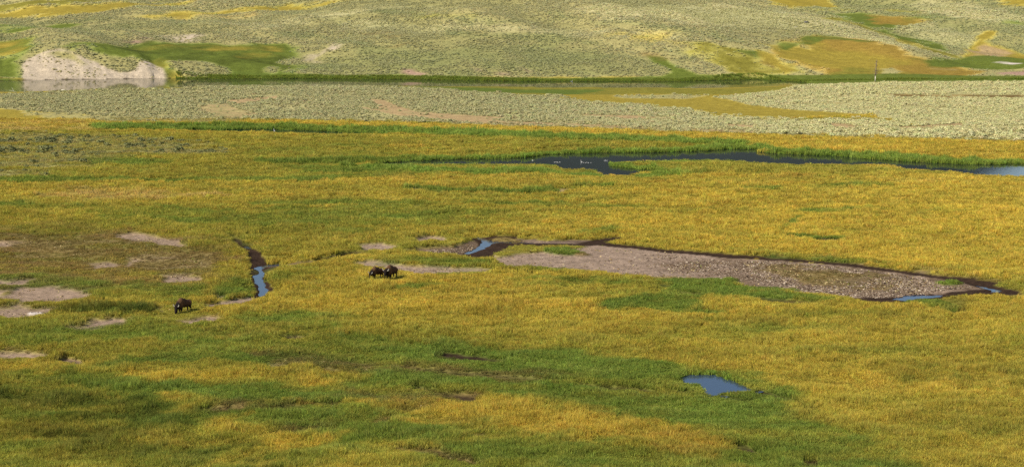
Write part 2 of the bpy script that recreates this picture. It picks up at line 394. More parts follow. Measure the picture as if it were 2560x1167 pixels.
# -- grazed flat on the left with bare patches
z('graze', '-400,570 100,566 300,578 500,596 580,620 560,660 520,720 300,730 -400,760', .82, 7)
z('olive', '-400,640 200,700 400,720 600,730 640,700 620,650 600,620 540,600 300,570 -400,560', .45, 8)
z('green', '-300,690 100,690 300,712 520,720 560,740 400,760 260,752 100,745 -300,730', .45, 4)
z('green', '540,712 600,700 640,715 640,738 560,752 520,740', .7, 2)
z('dark', '-300,752 60,752 240,760 400,772 380,788 140,782 -300,766', .5, 2)
z('green', '60,800 280,790 420,800 470,815 320,835 -300,850 -300,800', .5, 4)
for q in ('285,588 330,586 390,590 440,600 458,612 390,608 300,596', '228,660 270,654 314,657 290,666 250,669', '312,646 420,642 500,648 512,662 420,668 330,664',
          '395,690 440,685 512,691 500,702 420,702', '-200,604 50,602 68,608 30,616 -200,620', '-200,702 60,703 88,709 60,715 -200,718',
          '12,738 60,722 140,722 190,730 220,740 190,748 60,752', '-200,730 10,726 20,744 -200,756', '-200,769 50,771 100,778 120,786 60,790 -200,794', '182,816 230,802 320,800 300,812 216,826 190,824',
          '452,800 480,792 552,788 540,799 480,806', '-200,874 70,876 128,886 90,895 -200,890', '540,744 570,742 560,752 540,751'):
    w_ = P(q); w_ = w_.mean(0) + (w_ - w_.mean(0)) * [1.1, 1.3]
    z('wallow', w_, .97, 1.8)
z('grav', '136,898 170,892 200,900 218,915 190,914 150,908', .9, .6)
z('litter', '300,640 520,640 545,690 420,690', .6, 3)
z('litter', '0,590 260,596 500,620 480,650 200,660 0,650', .6, 6)
z('white', '70,778 110,781 118,786 80,786', .6, .6)

# -- creek on the left
z('mud', '575,590 600,598 622,610 650,628 664,646 668,654 700,655 798,650 830,640 880,631 925,625 925,632 850,643 790,655 700,662 670,670 666,690 676,708 686,726 672,738 640,746 590,757 540,765 470,774 420,782 392,776 440,768 520,760 590,750 628,740 641,725 630,700 627,672 624,645 608,620 588,604', .95, .5)
z('dirt', band('392,777 470,772 540,763 600,753 640,744', 14), .8, .9)
z('mud', band('400,780 470,776 540,766 600,756 640,747', 5), .7, .5)
z('mud', band('690,658 790,654 830,642 880,633 925,628', 8), .8, .5)
z('grav', '665,654 700,652 800,648 790,653 700,658 672,660', .7, .5)
z('soil', '668,652 690,650 720,656 690,660', .5, .6)
z('dirt', '440,768 540,760 600,752 520,768 470,776', .5, .7)
z('grav', '820,640 860,634 880,634 850,643', .8, .5)
z('wet', '560,580 600,592 620,606 600,604 570,594', .6, 1)

# -- stream head and gravel bar
z('short', '900,600 1000,595 1180,590 1190,604 1100,614 990,618 900,628', .6, 2)
z('dirt', '896,612 925,607 955,606 998,618 965,626 910,623', 1, .6)
z('dirt', '1040,595 1070,589 1118,595 1110,603 1052,604', 1, .6)
z('dirt', '876,656 930,651 1000,660 1100,668 1200,669 1250,672 1200,680 1100,687 1050,687 980,676 920,668', 1, .6)
z('grav', '1000,626 1060,617 1130,612 1168,600 1192,596 1204,610 1192,625 1150,637 1050,631', 1, .6)
z('mud', '1162,590 1200,585 1292,588 1296,600 1350,602 1392,613 1382,619 1300,618 1262,622 1234,640 1190,646 1148,637 1130,632 1178,614 1196,600', 1, .5)
z('litter', '1204,592 1260,590 1310,596 1290,602 1240,600', .7, .6)
z('dirt', '1228,642 1262,625 1330,620 1390,613 1490,609 1570,615 1700,632 1800,642 1950,649 2100,661 2220,676 2350,696 2430,709 2474,720 2440,731 2330,734 2250,741 2200,749 2150,749 2050,736 1950,726 1850,709 1750,699 1600,694 1500,681 1400,673 1280,669 1240,656', 1, .5)
z('grav', '1840,650 1950,652 2100,664 2220,679 2350,699 2430,711 2460,720 2400,728 2300,733 2200,746 2100,740 1980,725 1880,706 1850,680', 1, 12)
z('grav', '1600,655 1790,650 1800,680 1700,690', .4, 5)
z('short', '1232,632 1300,618 1400,614 1480,617 1400,626 1300,634 1240,638', .8, .6)
z('lush', '1362,631 1380,625 1410,623 1440,628 1462,634 1420,637 1380,635', 1, .4)
z('litter', '1450,632 1480,634 1460,638 1430,637', .7, .6)
z('mud', '1290,592 1400,598 1480,604 1540,596 1560,600 1520,608 1600,617 1700,626 1850,639 2000,647 2200,667 2350,689 2480,700 2508,712 2540,728 2470,724 2400,706 2250,683 2100,663 1950,651 1800,644 1650,631 1500,613 1390,614 1340,604', .95, .4)
z('dirt', '2180,656 2260,664 2330,674 2400,685 2480,694 2530,694 2480,703 2350,688 2250,673', .3, 1.2)
z('dirt', '1290,592 1400,598 1480,604 1440,609 1340,601', .6, .6)
z('litter', '1900,662 2060,668 2220,690 2300,712 2200,722 2050,712 1930,690', .5, 3)
z('mud', '2100,744 2200,742 2330,728 2430,722 2500,718 2560,735 2400,740 2330,750 2260,760 2180,758', .95, .8)
z('mud', '2380,688 2480,696 2540,698 2560,712 2540,732 2460,722', .8, 1)
z('lush', '2340,710 2385,702 2410,710 2365,714', 1, .4)
z('wet', '2260,758 2330,748 2440,740 2460,752 2430,770 2380,785 2330,775', .5, 1.5)
z('lush', '2255,756 2350,752 2400,768 2380,776 2300,766', .7, .8)
z('olive', '2480,712 2560,695 2800,690 2800,735 2540,724', .8, 1)
z('dirt', '1480,677 1560,672 1700,684 1760,698 1700,700 1560,684', .5, 1.2)

# -- foreground meadow
z('lush', '1480,768 1540,748 1640,738 1690,715 1640,704 1700,698 1830,702 1860,716 1990,722 1960,732 1870,734 2050,744 2160,752 2100,758 1900,752 1780,744 1740,768 1810,786 1700,786 1620,770 1530,776', .8, 1.4)
z('green', '1740,708 1830,700 1860,710 1800,716', .7, .8)
z('wet', '1640,712 1690,715 1676,722 1650,720', .8, .4)
z('mud', '1700,730 1775,738 1740,742 1705,738', .6, .5)
z('mud', '1880,741 1960,747 2070,757 1990,761 1900,753', .7, .5)
z('lush', '970,724 1040,711 1130,714 1060,726 990,729', .55, 1)
z('green', '1240,704 1400,696 1600,704 1560,716 1400,722 1290,718', .55, 2)
z('green', '640,668 760,660 820,668 800,690 700,700 660,690', .5, 2)
z('green', '860,648 1000,640 1220,662 1200,672 1000,662', .55, 1.5)
z('green', '1100,670 1260,664 1420,672 1400,682 1200,690 1100,690', .5, 1.5)
z('green', '1400,580 1900,640 2150,660 2250,660 2100,645 1700,615', .5, 1)
z('green', '570,800 700,780 860,800 900,830 700,840 560,830', .6, 3)
z('green', '0,830 300,810 480,815 620,835 500,862 300,850 0,872', .55, 3)
z('olive', '600,820 1000,840 1300,850 1600,860 1600,900 1000,890 600,870', .7, 4)
z('lush', '480,862 700,845 900,845 1100,860 1260,884 1450,880 1620,905 1720,925 1880,945 1980,990 1960,1050 2080,1080 2260,1135 2280,1200 1900,1200 1860,1130 1700,1090 1560,1060 1400,1030 1200,1005 960,1000 700,1010 480,1000 250,985 195,950 300,900', .7, 3)
z('green', '300,990 700,1010 1000,1040 1300,1080 1500,1110 1900,1140 2250,1200 700,1200 800,1100 500,1060', .75, 4)
z('olive', '230,935 420,915 700,905 860,925 900,955 760,985 560,975 380,965', .9, 3)
z('gold', '280,945 480,925 760,915 860,940 800,965 560,955 380,960', .6, 3)
z('lush', '180,960 300,970 560,985 780,990 840,1010 600,1000 300,985', .6, 2)
z('gold', '1165,1015 1200,1001 1300,1003 1430,1020 1600,1060 1480,1085 1300,1068 1180,1040', .62, 3)
z('orange', '985,1056 1060,1045 1160,1055 1180,1068 1080,1080 1000,1078', .55, 1.2)
z('orange', '1580,1112 1650,1086 1760,1092 1840,1125 1760,1152 1640,1146', .72, 3)
z('gold', '820,1130 1000,1110 1100,1160 900,1200 700,1200', .5, 3)
z('litter', '640,892 780,888 900,905 1000,918 1200,932 1520,938 1500,950 1300,956 1100,938 900,945 740,918 660,915', .5, 3)
z('mud', '1080,888 1150,892 1270,902 1240,912 1150,906 1100,900', .4, 1)
z('mud', '1030,972 1110,982 1185,995 1182,1012 1110,1008 1140,995', .4, 1)
z('litter', '480,1022 640,1018 800,1000 900,988 1180,1000 1080,1028 900,1040 760,1088 690,1094 670,1050 560,1044', .48, 3)
z('litter', '940,1052 990,1050 980,1075 930,1070', .8, .7)
z('litter', '700,1078 820,1070 860,1085 700,1098', .6, 1)
z('litter', '1136,1094 1210,1085 1212,1096 1160,1104', .8, .5)
z('litter', '990,1126 1100,1128 1180,1148 1200,1170 1080,1155', .7, .8)
z('mud', '1450,958 1600,972 1700,990 1640,992 1500,975', .35, 1)
z('grav', '700,846 740,840 760,846 720,852', .6, .6)
z('grav', '490,828 520,824 540,832 510,838', .6, .6)
z('grav', '640,912 690,908 740,912 700,920', .5, .6)
z('wet', '1700,984 1780,985 1810,980 1870,985 1900,992 1860,1005 1800,1000', .5, .6)
z('wet', '1800,986 1835,992 1862,1002 1836,1006 1806,994', .5, .5)
z('mud', '1660,978 1690,982 1740,984 1700,988', .6, .4)
z('wet', '1920,985 1950,990 1985,1010 1950,1008', .7, .4)
z('mud', '1830,1116 1870,1122 1910,1135 1890,1142 1850,1128', .55, .4)
z('mud', '2000,1155 2040,1158 2060,1180 2010,1180', .5, .4)
z('mud', band('1530,1040 1600,1055 1640,1064', 4), .5, .3)
z('green', '-400,900 140,925 200,965 420,1010 520,1060 640,1110 600,1200 -400,1200', .6, 5)
z('short', '380,800 400,770 470,756 520,762 500,790 440,806', .85, 1.2)
z('short', '915,706 930,694 1000,690 1010,704 960,712', .5, .8)
for q, w, k_ in (('860,905 1000,922 1150,936 1300,950 1420,954', 9, .6), ('1040,974 1120,986 1185,1002', 10, .7), ('1440,958 1560,968 1700,988 1770,996', 8, .6), ('500,1026 640,1030 760,1018 860,1010', 9, .55),
                 ('980,1122 1090,1138 1190,1162', 9, .65), ('640,900 740,908 840,926', 7, .5), ('1110,884 1200,896 1270,906', 8, .6), ('680,1090 780,1080 860,1086', 8, .5), ('1900,984 1960,998 2000,1020', 6, .5)):
    z('mud', band(q, w), k_, .7)
z('dark', '-400,950 140,935 260,1000 420,1050 560,1130 500,1200 -400,1200', .5, 8)
z('olive', '-400,985 100,990 250,1040 300,1080 -400,1080', .4, 5)
z('olive', '2060,905 2300,890 2700,890 2700,975 2400,975 2220,955', .6, 5)
z('dark', '2150,935 2300,930 2600,925 2600,960 2400,968 2240,955', .4, 4)
z('olive', '1560,800 1900,815 2100,850 2300,870 2100,885 1800,860', .35, 5)
for q, w in (('1570,862 1650,810 1760,765', 5), ('1690,840 1720,815 1790,790', 4), ('2280,880 2120,835', 3)):
    z('olive', band(q, w), .5, .5)

# water: (name, level, outline traced on the water's own plane)
WAT = {
 'river': (-1.0, '-500,258 -200,246 0,239 120,235 230,225 450,222 600,218 850,214 1000,216 1300,218 1500,220 1700,222 1960,223 2036,212 2010,206 1900,199 1800,201 1700,204 1300,204 1000,199 740,197 560,198 410,196.5 60,201 0,203 -500,209'),
 'pond': (-0.35, '900,412 1050,401 1150,398.5 1250,397 1330,393 1370,386 1480,383 1640,381 1770,377 1810,374 1890,372.5 1895,380 1960,385 2100,391 2200,400 2300,406 2420,412 2480,411 2560,410 2800,416 2800,450 2560,441 2450,438 2380,429 2258,422 2235,412 2100,411 1980,411 1900,407 1850,402 1720,400 1545,405 1525,408 1530,416 1600,423 1645,426 1582,433 1576,439 1510,439 1495,432 1488,427 1400,422 1385,413 1340,410 1200,411 1050,410'),
 'reed_channel': (-0.4, '420,322 560,325.5 640,323 760,326 850,331 950,334.5 850,336.5 700,333 600,330 480,327'),
 'mudhole': (-0.45, '1700,360 1820,366 1800,369 1700,364'),
 'creek': (-0.75, '631,672 642,667 660,664 705,659.5 698,664 664,668.5 650,674 660,682 661,690 656,698 662,712 672,728 669,738 645,744 650,735 649,720 637,704 634,692 649,685 646,678'),
 'stream': (-0.6, '1183,591 1196,594 1228,604 1300,606 1350,609 1300,609.5 1236,609 1214,617 1190,629 1176,636 1160,636 1182,624 1202,613 1208,606 1196,599'),
 'stream_outlet': (-0.65, '2224,750 2266,741 2345,736.5 2360,738 2340,742 2262,752'),
 'stream_bend': (-0.65, '2440,713 2456,714 2480,722 2512,727 2490,732 2470,731 2484,727 2458,719'),
 'pool': (-0.14, '1698,947 1712,934 1740,936 1790,935 1826,947 1884,976 1856,980 1812,980 1792,987 1768,985 1758,972 1748,961 1706,959'),
 'creek_trickle': (-0.7, '610,614 626,617 634,622 622,624'),
}
del WAT['mudhole']
WATER = {k: (zl, at_plane(P(s), zl)) for k, (zl, s) in WAT.items()}

def classify(x, y):
    """cover colour, ground colour, grass height, grass share, sage density for points of the plan"""
    n = len(x)
    # ragged edges: outlines are bent by noise of a few metres
    far = smooth(420, 700, y)
    wa = 0.5 + 0.5 * smooth(150, 420, y) + far * 3.0
    sc1 = np.where(y > 500, 1.0, 0.0)
    wx = x + wa * ((fbm(x, y, 5, 21, 3) - .5) * 2 * (1 - sc1) + (fbm(x, y, 18, 22, 3) - .5) * 2.4 * sc1)
    wy = y + wa * ((fbm(x, y, 5, 23, 3) - .5) * 3 * (1 - sc1) + (fbm(x, y, 18, 24, 3) - .5) * 2.4 * sc1)
    # plain meadow: gold with drifts of green
    g1 = fbm(x * .45, y, 60, 31, 4); g2 = fbm(x * .5, y, 9, 33, 4); g3 = fbm(x * .4, y, 24, 37, 3); g4 = fbm(x * .13, y, 6, 39, 3)
    m = np.clip((g1 - .5) * 1.4 + (g2 - .5) * .8 + (g3 - .5) * .9 + (g4 - .5) * 1.1 + .45 + .14 * smooth(10, -60, x) - .28 * smooth(0, 90, x) * smooth(200, 260, y), 0, 1)[:, None]
    cov = C['gold'] * (1 - m) + C['olive'] * m
    m2 = np.clip((g2 - .60) * 2.4 + (g1 - .55) * 1.2, 0, .6)[:, None]
    cov = cov * (1 - m2) + C['green'] * m2
    gnd = C['olive'] * (1 - m2) + C['dark'] * m2
    h = np.full(n, .46); sh = np.ones(n); sg = np.zeros(n); hard = np.zeros(n); bare = np.zeros(n)
    edge = fbm(x, y, 3.2, 41, 3) - .5
    edge2 = fbm(x, y, 12, 43, 3) - .5
    for k, share, soft, poly in Z:
        wf = np.where(y > 520, np.clip((soft - 1.5) / 6.0, .1, 1), 1.0)
        d = sdf(x + (wx - x) * wf, y + (wy - y) * wf, poly, soft * 2.0)
        idx = np.nonzero(d > -soft * 1.99)[0]
        if len(idx) == 0:
            continue
        e = np.where(y[idx] > 500, edge2[idx], edge[idx])
        w = smooth(-soft * .5, soft * .5, d[idx] + e * soft * 2.2)
        if share < 1:
            # a cover that only partly takes over does so in patches
            pn = np.where(y[idx] > 500, fbm(x[idx], y[idx], 14, 51 + k, 3), fbm(x[idx] * .4, y[idx], 5, 51 + k, 4))
            w = w * np.clip((share - .5) * 1.9 + .5 + (pn - .5) * 2.0 * (1 - abs(2 * share - 1) ** 3), 0, 1)
        w_ = w[:, None]
        cov[idx] = cov[idx] * (1 - w_) + S_COV[k] * w_
        gnd[idx] = gnd[idx] * (1 - w_) + S_GND[k] * w_
        h[idx] = h[idx] * (1 - w) + S_H[k] * w
        sh[idx] = sh[idx] * (1 - w) + S_SH[k] * w
        sg[idx] = sg[idx] * (1 - w) + S_SG[k] * w
        hd = 1.0 if SN[k] in ('mud', 'grav', 'dirt', 'wet', 'wallow') else 0.0
        hard[idx] = hard[idx] * (1 - w) + hd * w
        bare[idx] = bare[idx] * (1 - w) + (0.0 if S_SH[k] > .6 else 1.0) * w
    classify.bare = bare
    return cov, gnd, h, sh, sg, hard

def ground_z(x, y, hard):
    z_ = big_height(x, y)
    low = hard * smooth(480, 430, y)
    z_ = z_ * (1 - .7 * low) - .30 * low                       # bare bars and channels lie below the turf
    wet = np.full(len(x), -9.0)
    jx = x + (fbm(x, y, 2.6, 61, 3) - .5) * 1.1; jy = y + (fbm(x, y, 2.6, 63, 3) - .5) * 2.0
    for name, (zl, poly) in WATER.items():
        lim = {'river': 4.0, 'pond': 18.0, 'reed_channel': 10.0}.get(name, 5.0)
        k = .25 if name == 'pool' else 1.0
        d = sdf(x + (jx - x) * k, y + (jy - y) * k, poly, lim)
        wet = np.maximum(wet, d)
        slope = {'river': .25, 'pond': .012, 'reed_channel': .02, 'pool': .03}.get(name, .2)
        cap = np.where(d > 0, zl - .08 - .5 * smooth(0, 2.5, d), zl + .03 + slope * -d + 12 * smooth(lim * .35, lim, -d) ** 2)
        m = d > -lim * .99
        z_[m] = np.minimum(z_[m], cap[m])
    return z_, wet

# ------------------------------------------------------------------ materials
def mat(name):
    m = bpy.data.materials.new(name); m.use_nodes = True
    nt = m.node_tree
    return m, nt, nt.nodes['Principled BSDF']

def N(nt, t, **kw):
    n = nt.nodes.new(t)
    for k, v in kw.items():
        setattr(n, k, v)
    return n

def ground_material():
    m, nt, b = mat('ground_cover')
    a = N(nt, 'ShaderNodeAttribute', attribute_name='col')
    geo = N(nt, 'ShaderNodeNewGeometry')
    n1 = N(nt, 'ShaderNodeTexNoise'); n1.inputs['Scale'].default_value = 1.7; n1.inputs['Detail'].default_value = 6; n1.inputs['Roughness'].default_value = .7
    n2 = N(nt, 'ShaderNodeTexNoise'); n2.inputs['Scale'].default_value = .35; n2.inputs['Detail'].default_value = 4
    for n in (n1, n2): nt.links.new(geo.outputs['Position'], n.inputs['Vector'])
    mr = N(nt, 'ShaderNodeMapRange'); mr.inputs[1].default_value = .3; mr.inputs[2].default_value = .7; mr.inputs[3].default_value = .55; mr.inputs[4].default_value = 1.35
    nt.links.new(n1.outputs[0], mr.inputs[0])
    mr2 = N(nt, 'ShaderNodeMapRange'); mr2.inputs[1].default_value = .3; mr2.inputs[2].default_value = .7; mr2.inputs[3].default_value = .82; mr2.inputs[4].default_value = 1.18
    nt.links.new(n2.outputs[0], mr2.inputs[0])
    mu = N(nt, 'ShaderNodeMath', operation='MULTIPLY'); nt.links.new(mr.outputs[0], mu.inputs[0]); nt.links.new(mr2.outputs[0], mu.inputs[1])
    vm = N(nt, 'ShaderNodeVectorMath', operation='SCALE'); nt.links.new(a.outputs['Color'], vm.inputs[0]); nt.links.new(mu.outputs[0], vm.inputs['Scale'])
    nt.links.new(vm.outputs[0], b.inputs['Base Color'])
    b.inputs['Roughness'].default_value = .95
    b.inputs['Specular IOR Level'].default_value = .02
    bp = N(nt, 'ShaderNodeBump'); bp.inputs['Strength'].default_value = .7; bp.inputs['Distance'].default_value = .25
    nt.links.new(n1.outputs[0], bp.inputs['Height']); nt.links.new(bp.outputs[0], b.inputs['Normal'])
    return m

def plant_material(name, trans=.35):
    """leaf colour comes from each plant's own colour; blades differ and their feet are greener"""
    m, nt, b = mat(name)
    nt.nodes.remove(b)
    a = N(nt, 'ShaderNodeAttribute', attribute_name='col', attribute_type='INSTANCER')
    v = N(nt, 'ShaderNodeAttribute', attribute_name='tint')
    mx = N(nt, 'ShaderNodeMix', data_type='RGBA', blend_type='MULTIPLY'); mx.inputs[0].default_value = 1.0
    nt.links.new(a.outputs['Color'], mx.inputs[6]); nt.links.new(v.outputs['Color'], mx.inputs[7])
    d = N(nt, 'ShaderNodeBsdfDiffuse'); t = N(nt, 'ShaderNodeBsdfTranslucent'); s = N(nt, 'ShaderNodeMixShader')
    s.inputs[0].default_value = trans
    nt.links.new(mx.outputs[2], d.inputs[0]); nt.links.new(mx.outputs[2], t.inputs[0])
    nt.links.new(d.outputs[0], s.inputs[1]); nt.links.new(t.outputs[0], s.inputs[2])
    nt.links.new(s.outputs[0], nt.nodes['Material Output'].inputs['Surface'])
    return m

def plain(name, col, rough=.8, bump=0, scale=8.0, var=.3, spec=.3):
    m, nt, b = mat(name)
    geo = N(nt, 'ShaderNodeTexCoord')
    n1 = N(nt, 'ShaderNodeTexNoise'); n1.inputs['Scale'].default_value = scale; n1.inputs['Detail'].default_value = 5
    nt.links.new(geo.outputs['Object'], n1.inputs['Vector'])
    r = N(nt, 'ShaderNodeMapRange'); r.inputs[1].default_value = .3; r.inputs[2].default_value = .7; r.inputs[3].default_value = 1 - var; r.inputs[4].default_value = 1 + var
    nt.links.new(n1.outputs[0], r.inputs[0])
    vm = N(nt, 'ShaderNodeVectorMath', operation='SCALE'); vm.inputs[0].default_value = tuple(col)
    nt.links.new(r.outputs[0], vm.inputs['Scale']); nt.links.new(vm.outputs[0], b.inputs['Base Color'])
    b.inputs['Roughness'].default_value = rough; b.inputs['Specular IOR Level'].default_value = spec
    if bump:
        bp = N(nt, 'ShaderNodeBump'); bp.inputs['Strength'].default_value = bump; bp.inputs['Distance'].default_value = .05
        nt.links.new(n1.outputs[0], bp.inputs['Height']); nt.links.new(bp.outputs[0], b.inputs['Normal'])
    return m

def attr_mat(name, rough=.9, bump=.5, scale=20):
    m, nt, b = mat(name)
    a = N(nt, 'ShaderNodeAttribute', attribute_name='col')
    tc = N(nt, 'ShaderNodeTexCoord')
    n1 = N(nt, 'ShaderNodeTexNoise'); n1.inputs['Scale'].default_value = scale; n1.inputs['Detail'].default_value = 5
    nt.links.new(tc.outputs['Object'], n1.inputs['Vector'])
    r = N(nt, 'ShaderNodeMapRange'); r.inputs[1].default_value = .3; r.inputs[2].default_value = .7; r.inputs[3].default_value = .6; r.inputs[4].default_value = 1.4
    nt.links.new(n1.outputs[0], r.inputs[0])
    vm = N(nt, 'ShaderNodeVectorMath', operation='SCALE')
    nt.links.new(a.outputs['Color'], vm.inputs[0]); nt.links.new(r.outputs[0], vm.inputs['Scale']); nt.links.new(vm.outputs[0], b.inputs['Base Color'])
    b.inputs['Roughness'].default_value = rough; b.inputs['Specular IOR Level'].default_value = .2
    bp = N(nt, 'ShaderNodeBump'); bp.inputs['Strength'].default_value = bump; bp.inputs['Distance'].default_value = .03
    nt.links.new(n1.outputs[0], bp.inputs['Height']); nt.links.new(bp.outputs[0], b.inputs['Normal'])
    return m

def water_material(name, col, ripple, scale, rough=.03):
    m, nt, b = mat(name)
    b.inputs['Base Color'].default_value = (*col, 1)
    b.inputs['Roughness'].default_value = rough
    b.inputs['IOR'].default_value = 1.33
    geo = N(nt, 'ShaderNodeNewGeometry')
    mp = N(nt, 'ShaderNodeMapping'); mp.inputs['Scale'].default_value = (scale * .7, scale, scale)
    n1 = N(nt, 'ShaderNodeTexNoise'); n1.inputs['Scale'].default_value = 1.0; n1.inputs['Detail'].default_value = 3
    nt.links.new(geo.outputs['Position'], mp.inputs[0]); nt.links.new(mp.outputs[0], n1.inputs['Vector'])
    bp = N(nt, 'ShaderNodeBump'); bp.inputs['Strength'].default_value = ripple; bp.inputs['Distance'].default_value = .02
    nt.links.new(n1.outputs[0], bp.inputs['Height']); nt.links.new(bp.outputs[0], b.inputs['Normal'])
    return m

M_GROUND = ground_material()
M_GRASS = plant_material('grass_blades', .38)
M_SAGE = plant_material('sagebrush_leaves', .12)
M_STONE = plant_material('cobble_stone', 0.0)

# ------------------------------------------------------------------ ground sheet
def rows_y():
    ys = [-260, -160, -90, -40, 0, 30, 60, 85, 105, 120, 128]
    y = 134.0
    while y < 1480:
        ys.append(y)
        if y < 640:
            y += max(.24, y * y / CAM_H * .00047)
        elif y < 760:
            y += 1.5
        elif y < 900:
            y += 2.2
        else:
            y += 4.5
    return np.array(ys)
YS = rows_y()
NA = 900
AS = np.concatenate([np.linspace(-.62, -.345, 22)[:-1], np.linspace(-.345, .345, NA), np.linspace(.345, .62, 22)[1:]])
WX = np.maximum(YS, 110.0)
GX = (AS[None, :] * WX[:, None]).ravel(); GY = np.repeat(YS, len(AS))
cov, gnd, gh, gsh, gsg, ghard = classify(GX, GY)
GZ, GW = ground_z(GX, GY, ghard)
# past the fringe of the built grass the sheet itself carries the meadow's colour
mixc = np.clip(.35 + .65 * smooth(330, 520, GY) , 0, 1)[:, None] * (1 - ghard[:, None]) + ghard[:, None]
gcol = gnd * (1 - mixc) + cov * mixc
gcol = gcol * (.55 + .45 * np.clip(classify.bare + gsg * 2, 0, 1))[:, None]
_g = np.where(GY > 660, np.clip((.5 - fbm(GX + .45 * GY, GY * .45, 64, 3, 3)) * 2.2, -.35, .6), 0)[:, None] * np.clip(gsg * 1.4, 0, 1)[:, None]
gcol = gcol * (1 - np.maximum(_g, 0) * np.array([.34, .24, .34])) * (1 - np.minimum(_g, 0) * .35)  # gullies greener, ridges paler, with relief shading put into the ground colour
gcol = np.where((GW > .0)[:, None], C['mud'] * .8, gcol)
nr, nc = len(YS), len(AS)
i = np.arange(nr - 1)[:, None] * nc + np.arange(nc - 1)[None, :]
quads = np.stack([i, i + 1, i + nc + 1, i + nc], -1).reshape(-1, 4)
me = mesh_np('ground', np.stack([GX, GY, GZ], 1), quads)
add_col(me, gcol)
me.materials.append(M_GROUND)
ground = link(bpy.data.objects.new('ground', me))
tag(ground, 'valley floor of meadow, bare mud and gravel running up into rolling sage hills', 'ground', kind='structure')
print('ground', nr, nc, len(quads) * 2)

# hills beyond the valley: forest-dark ridges closing the horizon
def far_ridge():
    xs = np.linspace(-4200, 4200, 150); ys = np.concatenate([np.linspace(1380, 3400, 46), [4200, 6000]])
    X, Y = np.meshgrid(xs, ys)
    base = np.interp(Y, [1380, 1500, 1700, 2100, 2700, 3200, 6000], [36, 40, 75, 180, 330, 370, 200])
    base = base * (1 - .34 * smooth(.24, .36, X / Y))
    zz = base * (.8 + .4 * fbm(X.ravel(), Y.ravel(), 1100, 71, 4).reshape(X.shape)) - np.where(Y < 1450, 6, 0)
    col = lin(60, 66, 62) * (.8 + .4 * fbm(X.ravel(), Y.ravel(), 160, 73, 4)[:, None])
    ii = np.arange(len(ys) - 1)[:, None] * len(xs) + np.arange(len(xs) - 1)[None]
    q = np.stack([ii, ii + 1, ii + len(xs) + 1, ii + len(xs)], -1).reshape(-1, 4)
    me = mesh_np('hills', np.stack([X.ravel(), Y.ravel(), zz.ravel()], 1), q)
    add_col(me, col); me.materials.append(M_GROUND)
    o = link(bpy.data.objects.new('hills', me))
    tag(o, 'dark forested ridge closing the valley beyond the sage hills', 'hills', kind='structure')
far_ridge()

# ------------------------------------------------------------------ water
WM = {
    'river': water_material('river_water', (.034, .040, .020), .12, 1.2, .06),
    'pond': water_material('pond_water', (.012, .015, .016), .16, 2.2),
    'creek': water_material('creek_water', (.026, .044, .075), .35, 3.0, .08),
}
WL = {'river': 'slow olive river at the foot of the sage hills', 'pond': 'dark still pond winding between green reed beds',
      'reed_channel': 'narrow water channel along the reed band below the sage flat', 'creek': 'blue creek winding through dark mud beside the grazed flat',
      'stream': 'forked blue stream on dark mud at the head of the gravel bar', 'stream_outlet': 'blue water at the near tip of the cobble bar',
      'stream_bend': 'thin stream curling round the end of the cobble bar', 'pool': 'small bright blue pool in lush green marsh grass',
      'creek_trickle': 'puddle in the mud at the head of the creek'}
WN = {'river': 'river', 'pond': 'pond', 'reed_channel': 'channel', 'creek': 'creek', 'stream': 'stream', 'stream_outlet': 'stream', 'stream_bend': 'stream', 'pool': 'pool', 'creek_trickle': 'puddle'}
for name, (zl, poly) in WATER.items():
    bm = bmesh.new()
    c = poly.mean(0)
    # the sheet runs in under its banks
    grow = 7.0 if name == 'river' else 1.6
    n = len(poly)
    area = np.sum(poly[:, 0] * np.roll(poly[:, 1], -1) - np.roll(poly[:, 0], -1) * poly[:, 1])
    e = np.roll(poly, -1, 0) - np.roll(poly, 1, 0)
    nrm = np.stack([e[:, 1], -e[:, 0]], 1) * np.sign(area)
    nrm /= np.linalg.norm(nrm, axis=1)[:, None] + 1e-9
    vs = [bm.verts.new((*p, zl)) for p in poly + nrm * grow]
    f = bm.faces.new(vs)
    bmesh.ops.triangulate(bm, faces=[f])
    bmesh.ops.recalc_face_normals(bm, faces=bm.faces)
    if sum(fc.normal.z for fc in bm.faces) < 0:
        bmesh.ops.reverse_faces(bm, faces=bm.faces)
    me = bpy.data.meshes.new(WN[name]); bm.to_mesh(me); bm.free()
    me.materials.append(WM['river'] if name == 'river' else WM['pond'] if name in ('pond', 'reed_channel') else WM['creek'])
    tag(link(bpy.data.objects.new(WN[name], me)), WL[name], 'water', kind='structure')

